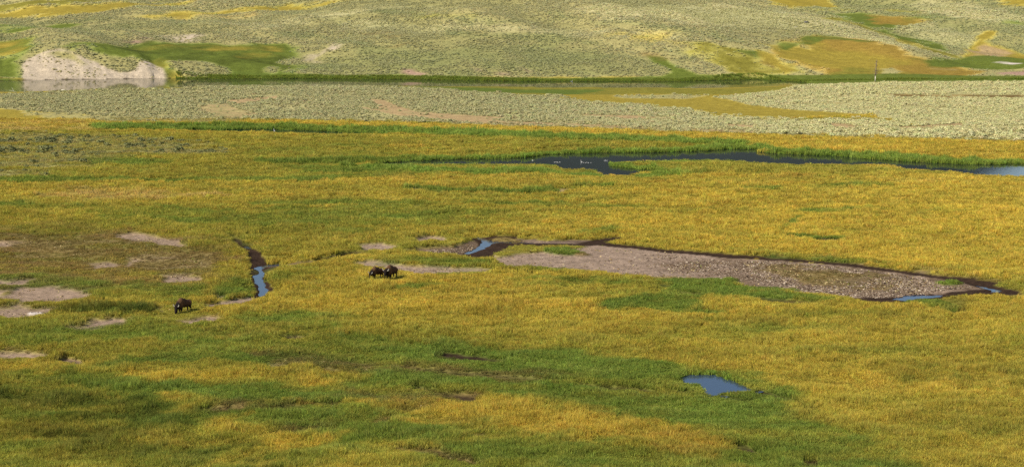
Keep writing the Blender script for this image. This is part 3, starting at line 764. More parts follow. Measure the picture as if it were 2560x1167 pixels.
# ------------------------------------------------------------------ plants and stones for the scatters
def tuft_mesh(name, blades, spread, width, height, seed, lean=.35):
    r = np.random.default_rng(seed)
    V, Fc, T = [], [], []
    for k in range(blades):
        a = r.uniform(0, 2 * math.pi); rad = spread * math.sqrt(r.uniform())
        bx, by = rad * math.cos(a), rad * math.sin(a)
        h = height * r.uniform(.55, 1.15); w = width * r.uniform(.6, 1.3)
        ang = r.uniform(0, 2 * math.pi); ln = lean * r.uniform(.2, 1.1) * h
        la = r.normal(.5, .9)                           # most blades lean with the wind
        dx, dy = math.cos(ang) * w / 2, math.sin(ang) * w / 2
        lx, ly = math.cos(la) * ln, math.sin(la) * ln
        o = len(V)
        V += [(bx - dx, by - dy, 0), (bx + dx, by + dy, 0), (bx + dx * .8 + lx * .35, by + dy * .8 + ly * .35, h * .6), (bx - dx * .8 + lx * .35, by - dy * .8 + ly * .35, h * .6), (bx + lx, by + ly, h)]
        Fc += [(o, o + 1, o + 2), (o, o + 2, o + 3), (o + 3, o + 2, o + 4)]
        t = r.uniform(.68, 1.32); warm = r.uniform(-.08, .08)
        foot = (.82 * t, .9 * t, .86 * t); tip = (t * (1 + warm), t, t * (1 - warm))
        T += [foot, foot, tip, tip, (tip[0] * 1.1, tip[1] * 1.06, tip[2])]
    me = mesh_np(name, V, Fc, False)
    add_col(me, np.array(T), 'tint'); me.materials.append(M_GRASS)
    return me

def shrub_mesh(name, leaves, seed):
    """a low dome of many small leaf sprays on short woody stems"""
    r = np.random.default_rng(seed)
    V, Fc, T = [], [], []
    lob = [(r.uniform(-.28, .28), r.uniform(-.28, .28), r.uniform(.22, .36), r.uniform(.22, .34)) for _ in range(5)]
    for k in range(leaves):
        cx, cy, cz, cr = lob[k % len(lob)]
        d = r.normal(size=3); d /= np.linalg.norm(d); d[2] = abs(d[2]) * 1.0 - .15
        rr = cr * r.uniform(.75, 1.08)
        c = np.array([cx + d[0] * rr, cy + d[1] * rr, max(.03, cz + d[2] * rr * .85)])
        u = np.cross(d, r.normal(size=3)); u /= np.linalg.norm(u); w = np.cross(d, u) + d * r.uniform(.2, .9)
        s = r.uniform(.06, .12)
        o = len(V)
        V += [c - u * s, c + u * s, c + w * s * 1.6]
        Fc += [(o, o + 1, o + 2)]
        t = r.uniform(.88, 1.12)
        T += [(t, t, t)] * 3
    for cx, cy, cz, cr in lob:
        o = len(V)
        V += [np.array([-.02, 0, 0]), np.array([.03, 0, 0]), np.array([cx, cy, cz])]
        Fc += [(o, o + 1, o + 2)]; T += [(.5, .42, .35)] * 3
    me = mesh_np(name, np.array(V), Fc, False)
    add_col(me, np.array(T), 'tint')
    return me

def stone_mesh(name, seed):
    r = np.random.default_rng(seed)
    bm = bmesh.new()
    bmesh.ops.create_icosphere(bm, subdivisions=1, radius=.5)
    for v in bm.verts:
        v.co *= r.uniform(.75, 1.15); v.co.z *= .62
    me = bpy.data.meshes.new(name); bm.to_mesh(me); bm.free()
    add_col(me, np.ones((len(me.vertices), 3)), 'tint'); me.materials.append(M_STONE)
    return me

def collection(name, meshes):
    c = bpy.data.collections.new(name)
    for k, m in enumerate(meshes):
        c.objects.link(bpy.data.objects.new(f'{name}_{chr(97 + k)}', m))
    return c

def scatter(name, xyz, col, scl, rot, coll, nkind, label, cat):
    me = bpy.data.meshes.new(name)
    n = len(xyz)
    me.vertices.add(n); me.vertices.foreach_set('co', np.asarray(xyz, np.float32).ravel())
    add_col(me, col)
    a = me.attributes.new('scl', 'FLOAT_VECTOR', 'POINT'); a.data.foreach_set('vector', np.asarray(scl, np.float32).ravel())
    a = me.attributes.new('rot', 'FLOAT_VECTOR', 'POINT'); a.data.foreach_set('vector', np.asarray(rot, np.float32).ravel())
    a = me.attributes.new('pick', 'INT', 'POINT'); a.data.foreach_set('value', rng.integers(0, nkind, n).astype(np.int32))
    o = link(bpy.data.objects.new(name, me))
    ng = bpy.data.node_groups.new(name + '_scatter', 'GeometryNodeTree')
    ng.interface.new_socket('Geometry', in_out='INPUT', socket_type='NodeSocketGeometry')
    ng.interface.new_socket('Geometry', in_out='OUTPUT', socket_type='NodeSocketGeometry')
    nd = ng.nodes
    gi = nd.new('NodeGroupInput'); go = nd.new('NodeGroupOutput')
    ci = nd.new('GeometryNodeCollectionInfo'); ci.inputs['Collection'].default_value = coll
    ci.inputs['Separate Children'].default_value = True; ci.inputs['Reset Children'].default_value = True
    ip = nd.new('GeometryNodeInstanceOnPoints'); ip.inputs['Pick Instance'].default_value = True
    def at_(nm, dt):
        q = nd.new('GeometryNodeInputNamedAttribute'); q.data_type = dt; q.inputs['Name'].default_value = nm
        return q.outputs['Attribute']
    e2r = nd.new('FunctionNodeEulerToRotation')
    L = ng.links.new
    L(gi.outputs[0], ip.inputs['Points']); L(ci.outputs[0], ip.inputs['Instance'])
    L(at_('pick', 'INT'), ip.inputs['Instance Index'])
    L(at_('rot', 'FLOAT_VECTOR'), e2r.inputs[0]); L(e2r.outputs[0], ip.inputs['Rotation'])
    L(at_('scl', 'FLOAT_VECTOR'), ip.inputs['Scale'])
    L(ip.outputs[0], go.inputs[0])
    md = o.modifiers.new('scatter', 'NODES'); md.node_group = ng
    tag(o, label, cat, kind='stuff')
    print(name, n)
    return o

def fan(n, v0, v1, u0=-90, u1=2650):
    """points spread evenly by bearing and by angle below the horizon, so that nearer ground gets more of them"""
    p = np.stack([rng.uniform(u0, u1, n), rng.uniform(v0, v1, n)], 1)
    return at_plane(p, 0.0)

def zrot(n, tilt=.12):
    return np.stack([rng.normal(0, tilt, n), rng.normal(0, tilt, n), rng.uniform(0, 2 * math.pi, n)], 1)

# grass of the valley floor
GR = collection('grass_tuft', [tuft_mesh(f'grass_tuft_{k}', 30, .42, .062, 1.0, 100 + k) for k in range(5)])
xy = np.concatenate([fan(230000, 440, 1215), fan(60000, 300, 440), fan(30000, 330, 1400, -620, -90), fan(30000, 330, 1400, 2650, 3180), fan(34000, 1215, 1400)])
x, y = xy[:, 0], xy[:, 1]
cv, gn, h, sh, sg, hd = classify(x, y)
zz, wet = ground_z(x, y, hd)
keep = (rng.uniform(size=len(x)) < sh * (1 - hd * .97)) & (wet < -.05) & (h > .08)
x, y, zz, cv, h = x[keep], y[keep], zz[keep], cv[keep], h[keep]
n = len(x)
wide = .8 + .9 * smooth(180, 430, y)
# grass stays low where it borders water that is seen across it
low = np.zeros(n)
for nm in ('pond', 'reed_channel', 'pool', 'creek', 'stream', 'stream_outlet'):
    dd = (13, 10, 7, 4, 2) if nm == 'pond' else (5, 3, 1.5) if nm == 'reed_channel' else (4, 2.5, 1.2)
    for k in dd:
        low = np.maximum(low, sdf(x, y + k, WATER[nm][1], .5) > 0)
for k in (1.1, 2.2):
    hk = classify(x, y + k)[5]
    h = np.where(hk > .4, np.minimum(h, .12 + .06 * k), h)
h = np.where(low > 0, np.minimum(h, np.where(y > 300, .18, .2)), h)
hh = h * np.clip(.05 + 1.9 * fbm(x, y, 3.0, 81, 3), .35, 1.5) * rng.uniform(.75, 1.2, n)
clump = (.78 + .44 * fbm(x * .6, y, 1.9, 83, 3)) * (.84 + .32 * fbm(x * .5, y, 7, 85, 3))
hue = (fbm(x, y, 3.0, 87, 3) - .5)[:, None] * np.array([.08, .0, -.08])
col = cv * rng.uniform(.88, 1.12, (n, 1)) * (clump * 1.06)[:, None] * (1 + hue) * (1 + rng.normal(0, .05, (n, 3)))
tall = fbm(x * .8, y, 2.4, 103, 3) + rng.normal(0, .06, n)
t1 = (tall > .66)
hh = np.where(t1, hh * 1.35, hh); col[t1] = col[t1] * 1.05 + .006
t2 = (tall < .36)
hh = np.where(t2, hh * .65, hh); col[t2] *= .93
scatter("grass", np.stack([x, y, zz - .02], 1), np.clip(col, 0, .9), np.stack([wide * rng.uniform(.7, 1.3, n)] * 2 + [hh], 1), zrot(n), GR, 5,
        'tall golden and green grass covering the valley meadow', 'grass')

# reeds along the banks are part of the same cover but stand upright and denser at the water
RD = collection('reed_clump', [tuft_mesh(f'reed_clump_{k}', 26, .38, .06, 1.0, 200 + k, .14) for k in range(4)])
rx, ry = [], []
for name, cnt in (('pond', 5200), ('reed_channel', 1300), ('pool', 350), ('river', 4200)):
    zl, poly = WATER[name]
    e = np.roll(poly, -1, 0) - poly
    ln = np.linalg.norm(e, axis=1); k = rng.choice(len(poly), cnt, p=ln / ln.sum())
    t = rng.uniform(size=(cnt, 1))
    p = poly[k] + e[k] * t + rng.normal(0, 1, (cnt, 2)) * (1.2 if name != 'pool' else .5)
    rx.append(p[:, 0]); ry.append(p[:, 1])
zl, poly = WATER['river']
top = poly[poly[:, 1] > 640]
top = top[np.argsort(top[:, 0])]
bxs = rng.uniform(-.205 * 660, .36 * 650, 9000)
rx.append(bxs); ry.append(np.interp(bxs, top[:, 0], top[:, 1]) + rng.uniform(-.5, 4.5, 9000))
x, y = np.concatenate(rx), np.concatenate(ry)
cv, gn, h, sh, sg, hd = classify(x, y)
zz, wet = ground_z(x, y, hd)
scre = (y > 600) & (x < -.2 * y)
farbank = np.zeros(len(x), bool)
for nm in ('pond', 'reed_channel', 'pool', 'river'):
    farbank |= sdf(x, y - 3.0, WATER[nm][1], .5) > 0
belt = np.zeros(len(x), bool); belt[-9000:] = True
belt &= rng.uniform(size=len(x)) < np.clip((fbm(x, y, 16, 99, 3) - .34) * 4, .1, 1)
keep = (farbank | belt) & (wet < .15) & ((wet > -2.0) | belt) & (np.abs(x) < .36 * y) & ~scre & ~((y > 560) & (y < 640) & (sg > .3))
x, y, zz, cv = x[keep], y[keep], zz[keep], cv[keep]
n = len(x)
hh = np.where(y < 300, .5, np.where(y > 560, .62 * np.clip(.2 + 1.5 * fbm(x, y, 9, 105, 3), .3, 1.5), .8)) * rng.uniform(.6, 1.2, n)
col = np.where((y > 560)[:, None], C['green'] * .95, C['reed']) * rng.uniform(.75, 1.25, (n, 1)) * (1 + rng.normal(0, .06, (n, 3)))
scatter('reeds', np.stack([x, y, zz - .05], 1), np.clip(col, 0, .9), np.stack([rng.uniform(.8, 1.5, n)] * 2 + [hh], 1), zrot(n, .05), RD, 4,
        'upright green reeds fringing the pond and the channels', 'reeds')

# sagebrush
SAGE_COL = lin(189, 182, 131)
shrub_ms = [shrub_mesh(f'sagebrush_{k}', 150, 300 + k) for k in range(5)]
for m in shrub_ms: m.materials.append(M_SAGE)
SG = collection('sagebrush_bush', shrub_ms)
bx, by = [], []
def land_samples(n, y0, y1):
    yy = np.sqrt(rng.uniform(y0 ** 2, y1 ** 2, n)); xx = yy * rng.uniform(-.335, .335, n)
    return xx, yy
parts = []
for n, y0, y1, k in ((46000, 330, 470, 1.0), (190000, 440, 640, 1.0), (190000, 640, 860, 1.0), (130000, 860, 1250, 1.5)):
    x, y = land_samples(n, y0, y1)
    area = .335 * (y1 ** 2 - y0 ** 2)
    cv, gn, h, sh, sg, hd = classify(x, y)
    clump = np.clip((fbm(x * .6, y, 7, 91, 3) - .5) * 3.2 + .85 + (fbm(x, y, 40, 92, 3) - .5) * 1.2, .15, 1.3)
    keep = rng.uniform(size=n) < sg * clump * area / n / (k * k)
    x, y, hd = x[keep], y[keep], hd[keep]
    cvk = cv[keep]
    zz, wet = ground_z(x, y, hd)
    ok = wet < -.6
    parts.append(np.concatenate([np.stack([x[ok], y[ok], zz[ok], np.full(ok.sum(), k)], 1), cvk[ok]], 1))
S = np.concatenate(parts)
n = len(S)
size = S[:, 3] * np.where(S[:, 1] > 640, .74, np.where(S[:, 1] > 440, .72, 1.0)) * np.clip(rng.lognormal(-.05, .34, n), .45, 2.0) * (.85 + .5 * fbm(S[:, 0], S[:, 1], 25, 93, 3))
gul = fbm(S[:, 0] + .45 * S[:, 1], S[:, 1] * .45, 64, 3, 3)      # greener bushes in moist gullies, darkened too as fold shading in their colour
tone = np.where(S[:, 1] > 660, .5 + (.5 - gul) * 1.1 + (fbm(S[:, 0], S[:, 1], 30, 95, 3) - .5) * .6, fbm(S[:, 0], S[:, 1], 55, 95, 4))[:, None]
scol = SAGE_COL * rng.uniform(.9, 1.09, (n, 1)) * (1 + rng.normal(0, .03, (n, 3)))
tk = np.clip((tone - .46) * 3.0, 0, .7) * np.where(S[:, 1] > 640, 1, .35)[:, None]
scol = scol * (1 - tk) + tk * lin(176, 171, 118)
own = np.clip(S[:, 4:7] / C['sageg'], .72, 1.3)                 # hill bushes take on the cover's tone, painted fold shadows included
scol = np.where((S[:, 1] > 640)[:, None], scol * own ** .85, scol)
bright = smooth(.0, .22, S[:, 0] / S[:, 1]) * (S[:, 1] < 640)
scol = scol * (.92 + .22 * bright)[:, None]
near = (S[:, 1] < 440) & (S[:, 0] < -.02 * S[:, 1])
print('meadow bushes', near.sum())
scol[near] = lin(120, 120, 74) * rng.uniform(.75, 1.2, (near.sum(), 1))
sscl = np.stack([size, size, size * rng.uniform(.62, 1.0, n) * np.where(S[:, 1] > 650, .72, 1.0)], 1)
srot = zrot(n, .05)
# the three hundred nearest bushes are things of their own
vis = near & (np.abs(S[:, 0]) < .31 * S[:, 1])
order = np.argsort(np.where(vis, S[:, 1], 1e9))[:300]
solo = np.zeros(n, bool); solo[order] = True
r_ = ~solo
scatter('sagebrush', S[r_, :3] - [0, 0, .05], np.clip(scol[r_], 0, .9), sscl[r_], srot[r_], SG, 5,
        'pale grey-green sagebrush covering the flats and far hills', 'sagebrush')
solo_mat = plain('sagebrush_solo', lin(120, 120, 72), .9, 0, 9, .35)
solo_ms = []
for m in shrub_ms:
    c = m.copy(); c.materials.clear(); c.materials.append(solo_mat); solo_ms.append(c)
for q in order:
    o = link(bpy.data.objects.new('sagebrush_bush', solo_ms[q % 5]))
    o.location = S[q, :3] - [0, 0, .05]; o.scale = sscl[q]; o.rotation_euler = srot[q]
    big = sscl[q, 0]
    kind_ = 'broad dark grey-green sagebrush bush' if big > 1.25 else 'small low grey-green sagebrush tuft' if big < .85 else 'middling grey-green sagebrush bush'
    tag(o, kind_ + ' scattered in the olive meadow beside the reed channel', 'shrub', 'sagebrush bushes in the meadow')

# cobbles on the bar, in the stream bed and in the flooded litter of the marsh
ST = collection('cobble', [stone_mesh(f'cobble_{k}', 400 + k) for k in range(4)])
bar = at(P('1540,622 1700,634 1800,646 1950,650 2100,662 2220,677 2350,697 2430,710 2462,719 2400,728 2300,733 2200,747 2100,742 1980,727 1860,708 1740,697 1600,692 1540,680'))
head = at(P('1000,626 1060,617 1130,612 1168,600 1192,596 1204,610 1192,625 1150,637 1050,631'))
rim = at(P('1200,648 1240,638 1270,622 1330,617 1400,612 1400,617 1330,622 1280,628 1250,642 1230,650'))
dry = at(P('1228,642 1262,625 1390,613 1490,609 1570,615 1800,642 1800,690 1750,699 1600,694 1500,681 1400,673 1280,669 1240,656'))
def fill(poly, n):
    lo, hi = poly.min(0), poly.max(0)
    p = rng.uniform(lo, hi, (n, 2))
    return p[sdf(p[:, 0], p[:, 1], poly, 50) > 0]
pts = np.concatenate([fill(bar, 90000), fill(head, 5200), fill(rim, 2600), fill(dry, 2600)])
dens = fbm(pts[:, 0], pts[:, 1], 5, 97, 3)
pts = pts[rng.uniform(size=len(pts)) < (.35 + 1.3 * dens) * np.where(pts[:, 0] > 8, .02 + .98 * smooth(19, 44, pts[:, 0] + 14 * (dens - .5)), 1.0)]
n = len(pts)
cv, gn, h, sh, sg, hd = classify(pts[:, 0], pts[:, 1])
zz, wet = ground_z(pts[:, 0], pts[:, 1], hd)
ok = (hd > .6) & (wet < -.1)
pts, zz = pts[ok], zz[ok]; n = len(pts)
s = np.clip(rng.lognormal(-2.05, .45, n), .05, .45)
pal = np.array([lin(182, 164, 140), lin(132, 113, 93), lin(94, 77, 61), lin(54, 43, 35)])
col = pal[rng.choice(4, n, p=[.17, .30, .32, .21])] * rng.uniform(.85, 1.15, (n, 1))
scatter('cobbles', np.stack([pts[:, 0], pts[:, 1], zz], 1), col, np.stack([s * rng.uniform(.8, 1.4, n), s, s * .8], 1), zrot(n, .2), ST, 4,
        'pale and brown cobbles strewn over the gravel bar', 'cobbles')

# dead stalks and mud clods lying in the trampled marsh patches
lit = [poly for k, share, soft, poly in Z if SN[k] in ('litter', 'grav', 'dirt', 'wallow') and poly[:, 1].mean() < 300]
pts = np.concatenate([fill(p_, int(np.clip(np.prod(p_.max(0) - p_.min(0)) * 4.5, 60, 4200))) for p_ in lit])
pts = pts[rng.uniform(size=len(pts)) < np.clip((fbm(pts[:, 0], pts[:, 1], 3, 101, 3) - .35) * 3, 0, 1)]
n = len(pts)
cv, gn, h, sh, sg, hd = classify(pts[:, 0], pts[:, 1])
zz, wet = ground_z(pts[:, 0], pts[:, 1], hd)
s = np.clip(rng.lognormal(-2.15, .4, n), .04, .24)
pal = np.array([lin(186, 164, 116), lin(140, 112, 70), lin(66, 50, 36), lin(110, 112, 50)])
col = pal[rng.choice(4, n, p=[.3, .25, .3, .15])] * rng.uniform(.85, 1.15, (n, 1))
scatter('litter', np.stack([pts[:, 0], pts[:, 1], zz + .03], 1), col, np.stack([s * rng.uniform(1, 2.4, n), s, s * .7], 1), zrot(n, .3), ST, 4,
        'pale dead stalks and dark clods littering trampled marsh patches', 'litter')

# ------------------------------------------------------------------ bison
def surface(name, balls, vox, col_fn, material, rough=.02):
    """one continuous skin over a chain of overlapping forms"""
    bm = bmesh.new()
    for c, r in balls:
        g = bmesh.ops.create_icosphere(bm, subdivisions=2, radius=1.0)
        for v in g['verts']:
            v.co = Vector((c[0] + v.co.x * r[0], c[1] + v.co.y * r[1], c[2] + v.co.z * r[2]))
    me = bpy.data.meshes.new(name); bm.to_mesh(me); bm.free()
    o = bpy.data.objects.new(name + '_form', me); sc.collection.objects.link(o)
    md = o.modifiers.new('skin', 'REMESH'); md.mode = 'VOXEL'; md.voxel_size = vox
    ms = o.modifiers.new('soft', 'SMOOTH'); ms.iterations = 4; ms.factor = .5
    dg = bpy.context.evaluated_depsgraph_get()
    out = bpy.data.meshes.new_from_object(o.evaluated_get(dg))
    bpy.data.objects.remove(o); bpy.data.meshes.remove(me)
    out.name = name
    n = len(out.vertices)
    co = np.empty(n * 3, np.float32); out.vertices.foreach_get('co', co); co = co.reshape(-1, 3)
    nr = np.empty(n * 3, np.float32); out.vertices.foreach_get('normal', nr); nr = nr.reshape(-1, 3)
    sh_ = (fbm(co[:, 0] * 1.0 + co[:, 1] * .7, co[:, 2] * .5 + co[:, 1], .12, 5, 3) - .5)
    out.vertices.foreach_set('co', (co + nr * sh_[:, None] * rough).astype(np.float32).ravel())
    add_col(out, col_fn(co))
    out.polygons.foreach_set('use_smooth', np.ones(len(out.polygons), bool))
    out.materials.clear(); out.materials.append(material)
    out.update()
    return out

def chain(pts, k=6):
    """tapering limb: (x, y, z, r) joints filled with overlapping balls"""
    b = []
    for p, q in zip(pts[:-1], pts[1:]):
        for i_ in range(k):
            t = i_ / (k - 1)
            v = [p[j] + (q[j] - p[j]) * t for j in range(4)]
            b.append((v[:3], (v[3],) * 3))
    return b

def tube(name, pts, material, parent, seg=8):
    bm = bmesh.new()
    rings = []
    for k, p in enumerate(pts):
        c = Vector(p[:3])
        d = (Vector(pts[min(k + 1, len(pts) - 1)][:3]) - Vector(pts[max(k - 1, 0)][:3])).normalized()
        u = d.orthogonal().normalized(); w = d.cross(u)
        rings.append([bm.verts.new(c + (u * math.cos(2 * math.pi * s / seg) + w * math.sin(2 * math.pi * s / seg)) * p[3]) for s in range(seg)])
    for a, b in zip(rings[:-1], rings[1:]):
        for s in range(seg):
            bm.faces.new((a[s], a[(s + 1) % seg], b[(s + 1) % seg], b[s]))
    bm.faces.new(rings[0][::-1]); bm.faces.new(rings[-1])
    bmesh.ops.recalc_face_normals(bm, faces=bm.faces)
    me = bpy.data.meshes.new(name); bm.to_mesh(me); bm.free()
    me.polygons.foreach_set('use_smooth', np.ones(len(me.polygons), bool))
    me.materials.append(material)
    return link(bpy.data.objects.new(name, me), parent)

M_FUR = attr_mat('bison_fur', .95, .8, 26)
M_HORN = plain('bison_horn', lin(176, 168, 150), .45, 0, 12, .3)
M_HOOF = plain('bison_hoof', lin(34, 28, 24), .6, 0, 12, .2)
M_EYE = plain('bison_eye', (.01, .008, .006), .15, 0, 5, .1, .5)

def bison(px, py, heading, size, graze, label, step, turn=0.0):
    p = at_plane(P(f'{px},{py}'), -.05)[0]
    cv_, gn_, h_, s1, s2, hd_ = classify(p[:1], p[1:2])
    gz = ground_z(p[:1], p[1:2], hd_)[0][0]
    root = link(bpy.data.objects.new('bison', None))
    root.location = (p[0], p[1], gz - .03); root.rotation_euler = (0, 0, math.atan2(heading[1], heading[0])); root.scale = (size,) * 3
    root.empty_display_size = .4
    tag(root, label, 'bison', 'bison grazing in the valley')
    ty = math.tan(turn)
    if graze:
        poll, muz = (1.22, .10 * ty, .84), (1.46, .30 * ty, .20)
    else:
        poll, muz = (1.30, .12 * ty, 1.16), (1.62, .40 * ty, .70)
    lerp = lambda t: [poll[j] + (muz[j] - poll[j]) * t for j in range(3)]
    B = [((.42, 0, 1.14), (.60, .38, .58)), ((.36, 0, 1.46), (.44, .20, .31)), ((.02, 0, 1.32), (.52, .22, .32)), ((-.28, 0, 1.02), (.84, .39, .43)), ((-.86, 0, 1.02), (.40, .33, .36)),
         ((-.3, 0, .86), (.66, .34, .34)), ((.78, 0, .92), (.34, .30, .42)), ((.62, 0, .72), (.30, .24, .30))]
    B += chain([(.62, 0, 1.18, .36), (.95, .04 * ty, 1.06 if not graze else 1.0, .32), (*poll, .26)], 5)
    B += chain([(*poll, .255), (*lerp(.45), .20), (*lerp(.8), .145), (*muz, .12)], 5)
    bl = lerp(.55)
    B += chain([(bl[0] - .12, bl[1], bl[2] - .04, .13), (bl[0] - .16, bl[1], max(.12, bl[2] - .30), .06)], 4)       # beard
    pl = lerp(-.05)
    B += [((pl[0] + .03, pl[1], pl[2] + .12), (.17, .21, .15))]                                                    # woolly crown
    for s in (-1, 1):
        B += [((poll[0] - .05, poll[1] + s * .29, poll[2] + .0), (.05, .09, .04))]                                 # ears
        f = step if s > 0 else -step
        B += chain([(.55, s * .22, .86, .20), (.56 + .3 * f, s * .21, .50, .125), (.57 + .55 * f, s * .20, .30, .075), (.56 + .7 * f, s * .20, .07, .07)], 6)
        B += chain([(-.86, s * .19, .98, .25), (-.74 - .15 * f, s * .22, .66, .16), (-.99 - .35 * f, s * .20, .42, .085), (-.95 - .6 * f, s * .20, .07, .068)], 6)
    def fur(co):
        front = smooth(.15, .75, co[:, 0]); low = smooth(1.0, .5, co[:, 2])
        dk = np.clip(np.maximum(smooth(.75, 1.05, co[:, 0]), low), 0, 1)[:, None]
        nn = fbm(co[:, 0], co[:, 2] + co[:, 1], .3, 9, 3)[:, None]
        brown = lin(84, 58, 38) * (1 - front[:, None]) + lin(98, 70, 44) * front[:, None]
        return (brown * (1 - dk) + lin(30, 22, 19) * dk) * (.75 + .5 * nn)
    body = link(bpy.data.objects.new('body', surface('bison_body', B, .032, fur, M_FUR, .05)), root)
    for s in (-1, 1):
        hx, hy, hz = poll[0] + .02, poll[1] + s * .20, poll[2] + .07
        tube('horn', [(hx, hy, hz, .055), (hx + .02, hy + s * .12, hz + .0, .05), (hx + .03, hy + s * .20, hz + .08, .038), (hx + .02, hy + s * .20, hz + .19, .024), (hx + .01, hy + s * .15, hz + .26, .006)], M_HORN, root)
        e = lerp(.30)
        bm = bmesh.new(); bmesh.ops.create_icosphere(bm, subdivisions=2, radius=.028)
        me = bpy.data.meshes.new('eye'); bm.to_mesh(me); bm.free(); me.materials.append(M_EYE)
        o = link(bpy.data.objects.new('eye', me), root); o.location = (e[0] + .06, e[1] + s * .195, e[2] + .03)
        f = step if s > 0 else -step
        for fx in (.56 + .7 * f, -.95 - .6 * f):
            tube('hoof', [(fx, s * .20, .11, .07), (fx + .015, s * .20, .05, .085), (fx + .02, s * .20, 0, .09)], M_HOOF, root)
    tail = tube('tail', [(-1.2, 0, 1.16, .04), (-1.31, .01, 1.05, .03), (-1.33, .03, .82, .022), (-1.31, .03, .74, .05), (-1.30, .03, .62, .045), (-1.30, .03, .52, .01)], M_HOOF, root)
    return root

bison(459, 779, (-.50, -.86), 1.12, True, 'dark brown bison grazing alone beside the creek mud', .16, .35)
bison(942, 699, (-.66, -.75), 1.0, True, 'brown bison with its head down in the grass, next to a larger one', .10, .2)
bison(978, 698, (-.42, -.90), 1.2, False, 'large bison with raised head and pale horns beside a grazing one', .05, .15)

# ------------------------------------------------------------------ dead tree, driftwood, boulders, birds
def land_point(px, py, dz=0):
    p = at(P(f'{px},{py}'))[0]
    hd_ = classify(p[:1], p[1:2])[5]
    return Vector((p[0], p[1], ground_z(p[:1], p[1:2], hd_)[0][0] + dz))

def plane_point(px, py, zl):
    p = at_plane(P(f'{px},{py}'), zl)[0]
    return Vector((p[0], p[1], zl))

M_PALEWOOD = plain('bare_wood', lin(206, 196, 170), .85, .3, 4, .2)
M_GREYWOOD = plain('weathered_wood', lin(128, 110, 92), .9, .3, 4, .3)
M_DARKWOOD = plain('wet_wood', lin(52, 44, 38), .8, .3, 4, .3)

def dead_tree():
    base = plane_point(2188, 203.5, -.05)
    cv_, gn_, h_, s1, s2, hd_ = classify(np.array([base.x]), np.array([base.y]))
    base.z = ground_z(np.array([base.x]), np.array([base.y]), hd_)[0][0] - .1
    root = link(bpy.data.objects.new('dead_tree', None)); root.location = base
    tag(root, 'bare dead tree with pale trunk standing alone on the green river shore', 'tree')
    r = random.Random(5)
    tr = [(0, 0, 0, .24), (.03, 0, 1.4, .20), (.02, .02, 2.2, .17), (.10, 0, 4.2, .15), (.16, .03, 6.2, .12), (.30, 0, 8.3, .05)]
    tube('trunk', tr[:3], M_PALEWOOD, root, 10)
    tube('trunk', tr[2:], M_GREYWOOD, root, 10)
    for k in range(60):
        zc = r.uniform(2.1, 7.8); a = r.uniform(0, 2 * math.pi); L = r.uniform(.7, 1.7) * (1.15 - zc / 11)
        bx = np.interp(zc, [0, 2.2, 4.2, 6.2, 8.3], [0, .02, .1, .16, .3])
        dx, dy = math.cos(a), math.sin(a); up = r.uniform(-.25, .5)
        tube('branch', [(bx, 0, zc, .06), (bx + dx * L * .5, dy * L * .5, zc + up * L * .3, .045), (bx + dx * L, dy * L, zc + up * L, .02)], M_GREYWOOD, root, 5)
    tube('branch', [(.08, 0, 4.1, .07), (1.0, -.1, 4.35, .05), (2.2, -.2, 4.0, .03), (2.9, -.2, 4.1, .012)], M_GREYWOOD, root, 6)
dead_tree()

def snag():
    b = plane_point(48, 236, -.95)
    root = link(bpy.data.objects.new('driftwood', None)); root.location = b + Vector((0, -1.5, .1))
    tag(root, 'bleached driftwood snag with forked branches at the river edge', 'driftwood')
    tube('stem', [(-1.6, 0, .1, .14), (.6, .3, .35, .16), (2.4, .2, .45, .12), (4.2, .1, .25, .08)], M_GREYWOOD, root)
    for pts in ([(-.6, 0, .2, .09), (-1.4, 0, 1.1, .06), (-2.0, 0, 2.3, .02)], [(.2, .2, .3, .08), (-.9, .1, .9, .05), (-3.0, 0, 1.4, .02)], [(2.0, .2, .4, .07), (2.4, .2, 1.2, .05), (2.3, .2, 1.9, .02)], [(3.0, .2, .4, .06), (3.5, 0, .9, .03), (4.0, 0, 1.0, .02)], [(1.0, .2, .35, .06), (.7, .2, 1.1, .03), (1.0, .1, 1.5, .015)]):
        tube('branch', pts, M_PALEWOOD, root, 6)
snag()

def log():
    b = plane_point(142, 231, -.95)
    root = link(bpy.data.objects.new('driftwood_log', None)); root.location = b + Vector((0, -1.0, .25)); root.rotation_euler = (0, 0, .06)
    tag(root, 'dark waterlogged driftwood log with one pale end lying in the river', 'driftwood')
    tube('log', [(-2.6, 0, -.05, .12), (-1.0, 0, .1, .30), (1.0, 0, .3, .34), (2.3, 0, .45, .22)], M_DARKWOOD, root)
    tube('broken_end', [(1.9, 0, .5, .24), (2.8, 0, .62, .16), (3.4, 0, .7, .06)], M_PALEWOOD, root)
    tube('branch', [(1.4, 0, .5, .08), (1.1, 0, .9, .05), (.7, 0, 1.2, .02)], M_PALEWOOD, root, 6)
log()

def boulder(px, py, s, col, label):
    p = land_point(px, py)
    bm = bmesh.new(); bmesh.ops.create_icosphere(bm, subdivisions=3, radius=1)
    r = np.random.default_rng(int(px))
    for v in bm.verts:
        c = v.co
        k = .8 + .45 * float(noise(c.x * 1.3 + px, c.y * 1.3 + c.z, .8, 7))
        v.co = Vector((c.x * k * s, c.y * k * s * .8, max(c.z, -.4) * k * s * .62))
    me = bpy.data.meshes.new('boulder'); bm.to_mesh(me); bm.free()
    me.materials.append(plain('boulder_stone', col, .9, .5, 2, .3))
    o = link(bpy.data.objects.new('boulder', me)); o.location = p + Vector((0, 0, s * .1))
    tag(o, label, 'boulder', 'boulders on the sage hill')
boulder(2016, 60, 1.15, lin(96, 92, 84), 'dark grey boulder lying on the pale sage hillside')
boulder(1990, 71, .75, lin(150, 142, 120), 'small pale boulder below a darker one on the sage hillside')

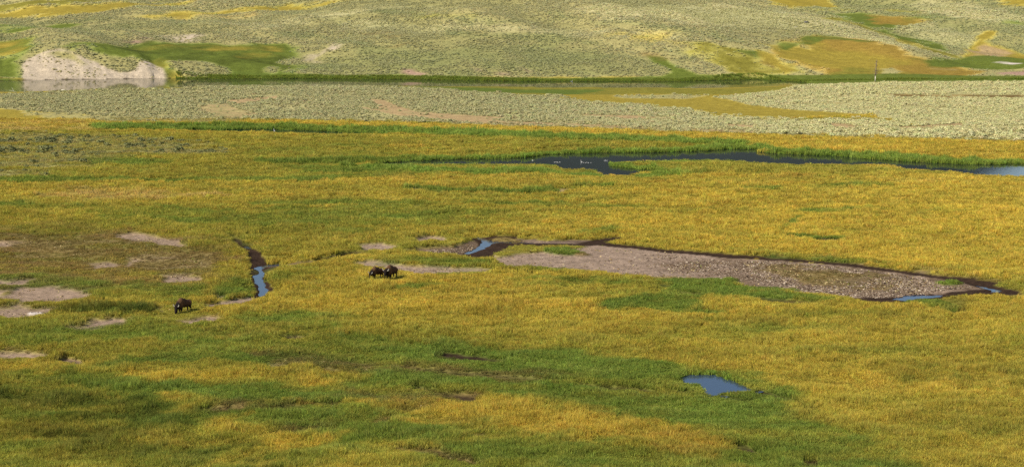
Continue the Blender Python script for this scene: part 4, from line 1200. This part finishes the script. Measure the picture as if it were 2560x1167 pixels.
M_WHITE = plain('white_plumage', (.62, .61, .57), .8, 0, 10, .05)
M_GREYB = plain('grey_plumage', lin(140, 132, 120), .8, 0, 10, .15)
M_BILL = plain('bill_orange', lin(190, 130, 50), .5, 0, 10, .1)
def bird_meshes(kind):
    B = [((0, 0, .10), (.30, .13, .13)), ((-.26, 0, .16), (.14, .07, .05)), ((.16, 0, .12), (.16, .11, .12))]
    if kind == 'duck':
        B += chain([(.24, 0, .16, .06), (.29, 0, .26, .045), (.31, 0, .33, .06)], 4); hd_ = (.31, .33)
    else:
        B += chain([(.22, 0, .16, .06), (.32, 0, .34, .04), (.27, 0, .52, .038), (.32, 0, .64, .055)], 5); hd_ = (.32, .64)
    return B, hd_
_bird = {}
def bird(px, py, zl, kind, rz, size, label, group):
    if kind not in _bird:
        B, hd_ = bird_meshes(kind)
        _bird[kind] = (surface('bird_body', B, .02, lambda co: np.ones((len(co), 3)), M_WHITE, .0), hd_)
    me, hd_ = _bird[kind]
    root = link(bpy.data.objects.new('water_bird', None))
    root.location = plane_point(px, py, zl) - Vector((0, 0, .03)); root.rotation_euler = (0, 0, rz); root.scale = (size,) * 3
    root.empty_display_size = .2
    link(bpy.data.objects.new('body', me), root)
    tube('bill', [(hd_[0] + .04, 0, hd_[1], .022), (hd_[0] + .12, 0, hd_[1] - .012, .014), (hd_[0] + .16, 0, hd_[1] - .02, .004)], M_BILL, root, 6)
    for s in (-1, 1):
        w = tube('wing', [(.14, s * .125, .15, .03), (-.05, s * .14, .16, .05), (-.24, s * .09, .18, .035), (-.34, s * .05, .19, .008)], M_GREYB, root, 6)
    tag(root, label, 'bird', group)
for px, py in ((1387, 406), (1391, 405.6), (1395, 406.2), (1400, 405.8)):
    bird(px, py, -.35, 'duck', rng.uniform(-1, 1) + 3, .45, 'small pale duck in a row on the dark pond by the left reed tip', 'ducks on the pond')
bird(1332, 401.5, -.35, 'duck', 2.6, .6, 'lone pale duck on the narrow arm of the pond', 'ducks on the pond')
bird(1455, 405.8, -.35, 'goose', 3.0, .8, 'white goose leading a row of ducklings on the pond', 'ducks on the pond')
for px, py in ((1459.5, 407), (1464, 407.3), (1468, 406.6), (1472, 407.5), (1478, 407.2)):
    bird(px, py, -.35, 'duck', rng.uniform(-.5, .5) + 3, .42, 'small duckling swimming behind the white goose', 'ducks on the pond')
for px, py in ((1512, 402), (1516.5, 402.4)):
    bird(px, py, -.35, 'duck', rng.uniform(-.5, .5), .65, 'pale duck of a pair off the reed peninsula tip', 'ducks on the pond')
bird(686, 328, -.4, 'goose', 2.2, 1.0, 'white long-necked bird standing in the reed channel', 'white birds')
bird(1429, 205, -1.0, 'goose', .5, 1.1, 'white bird on the river below the sage hill', 'white birds')
print('done')
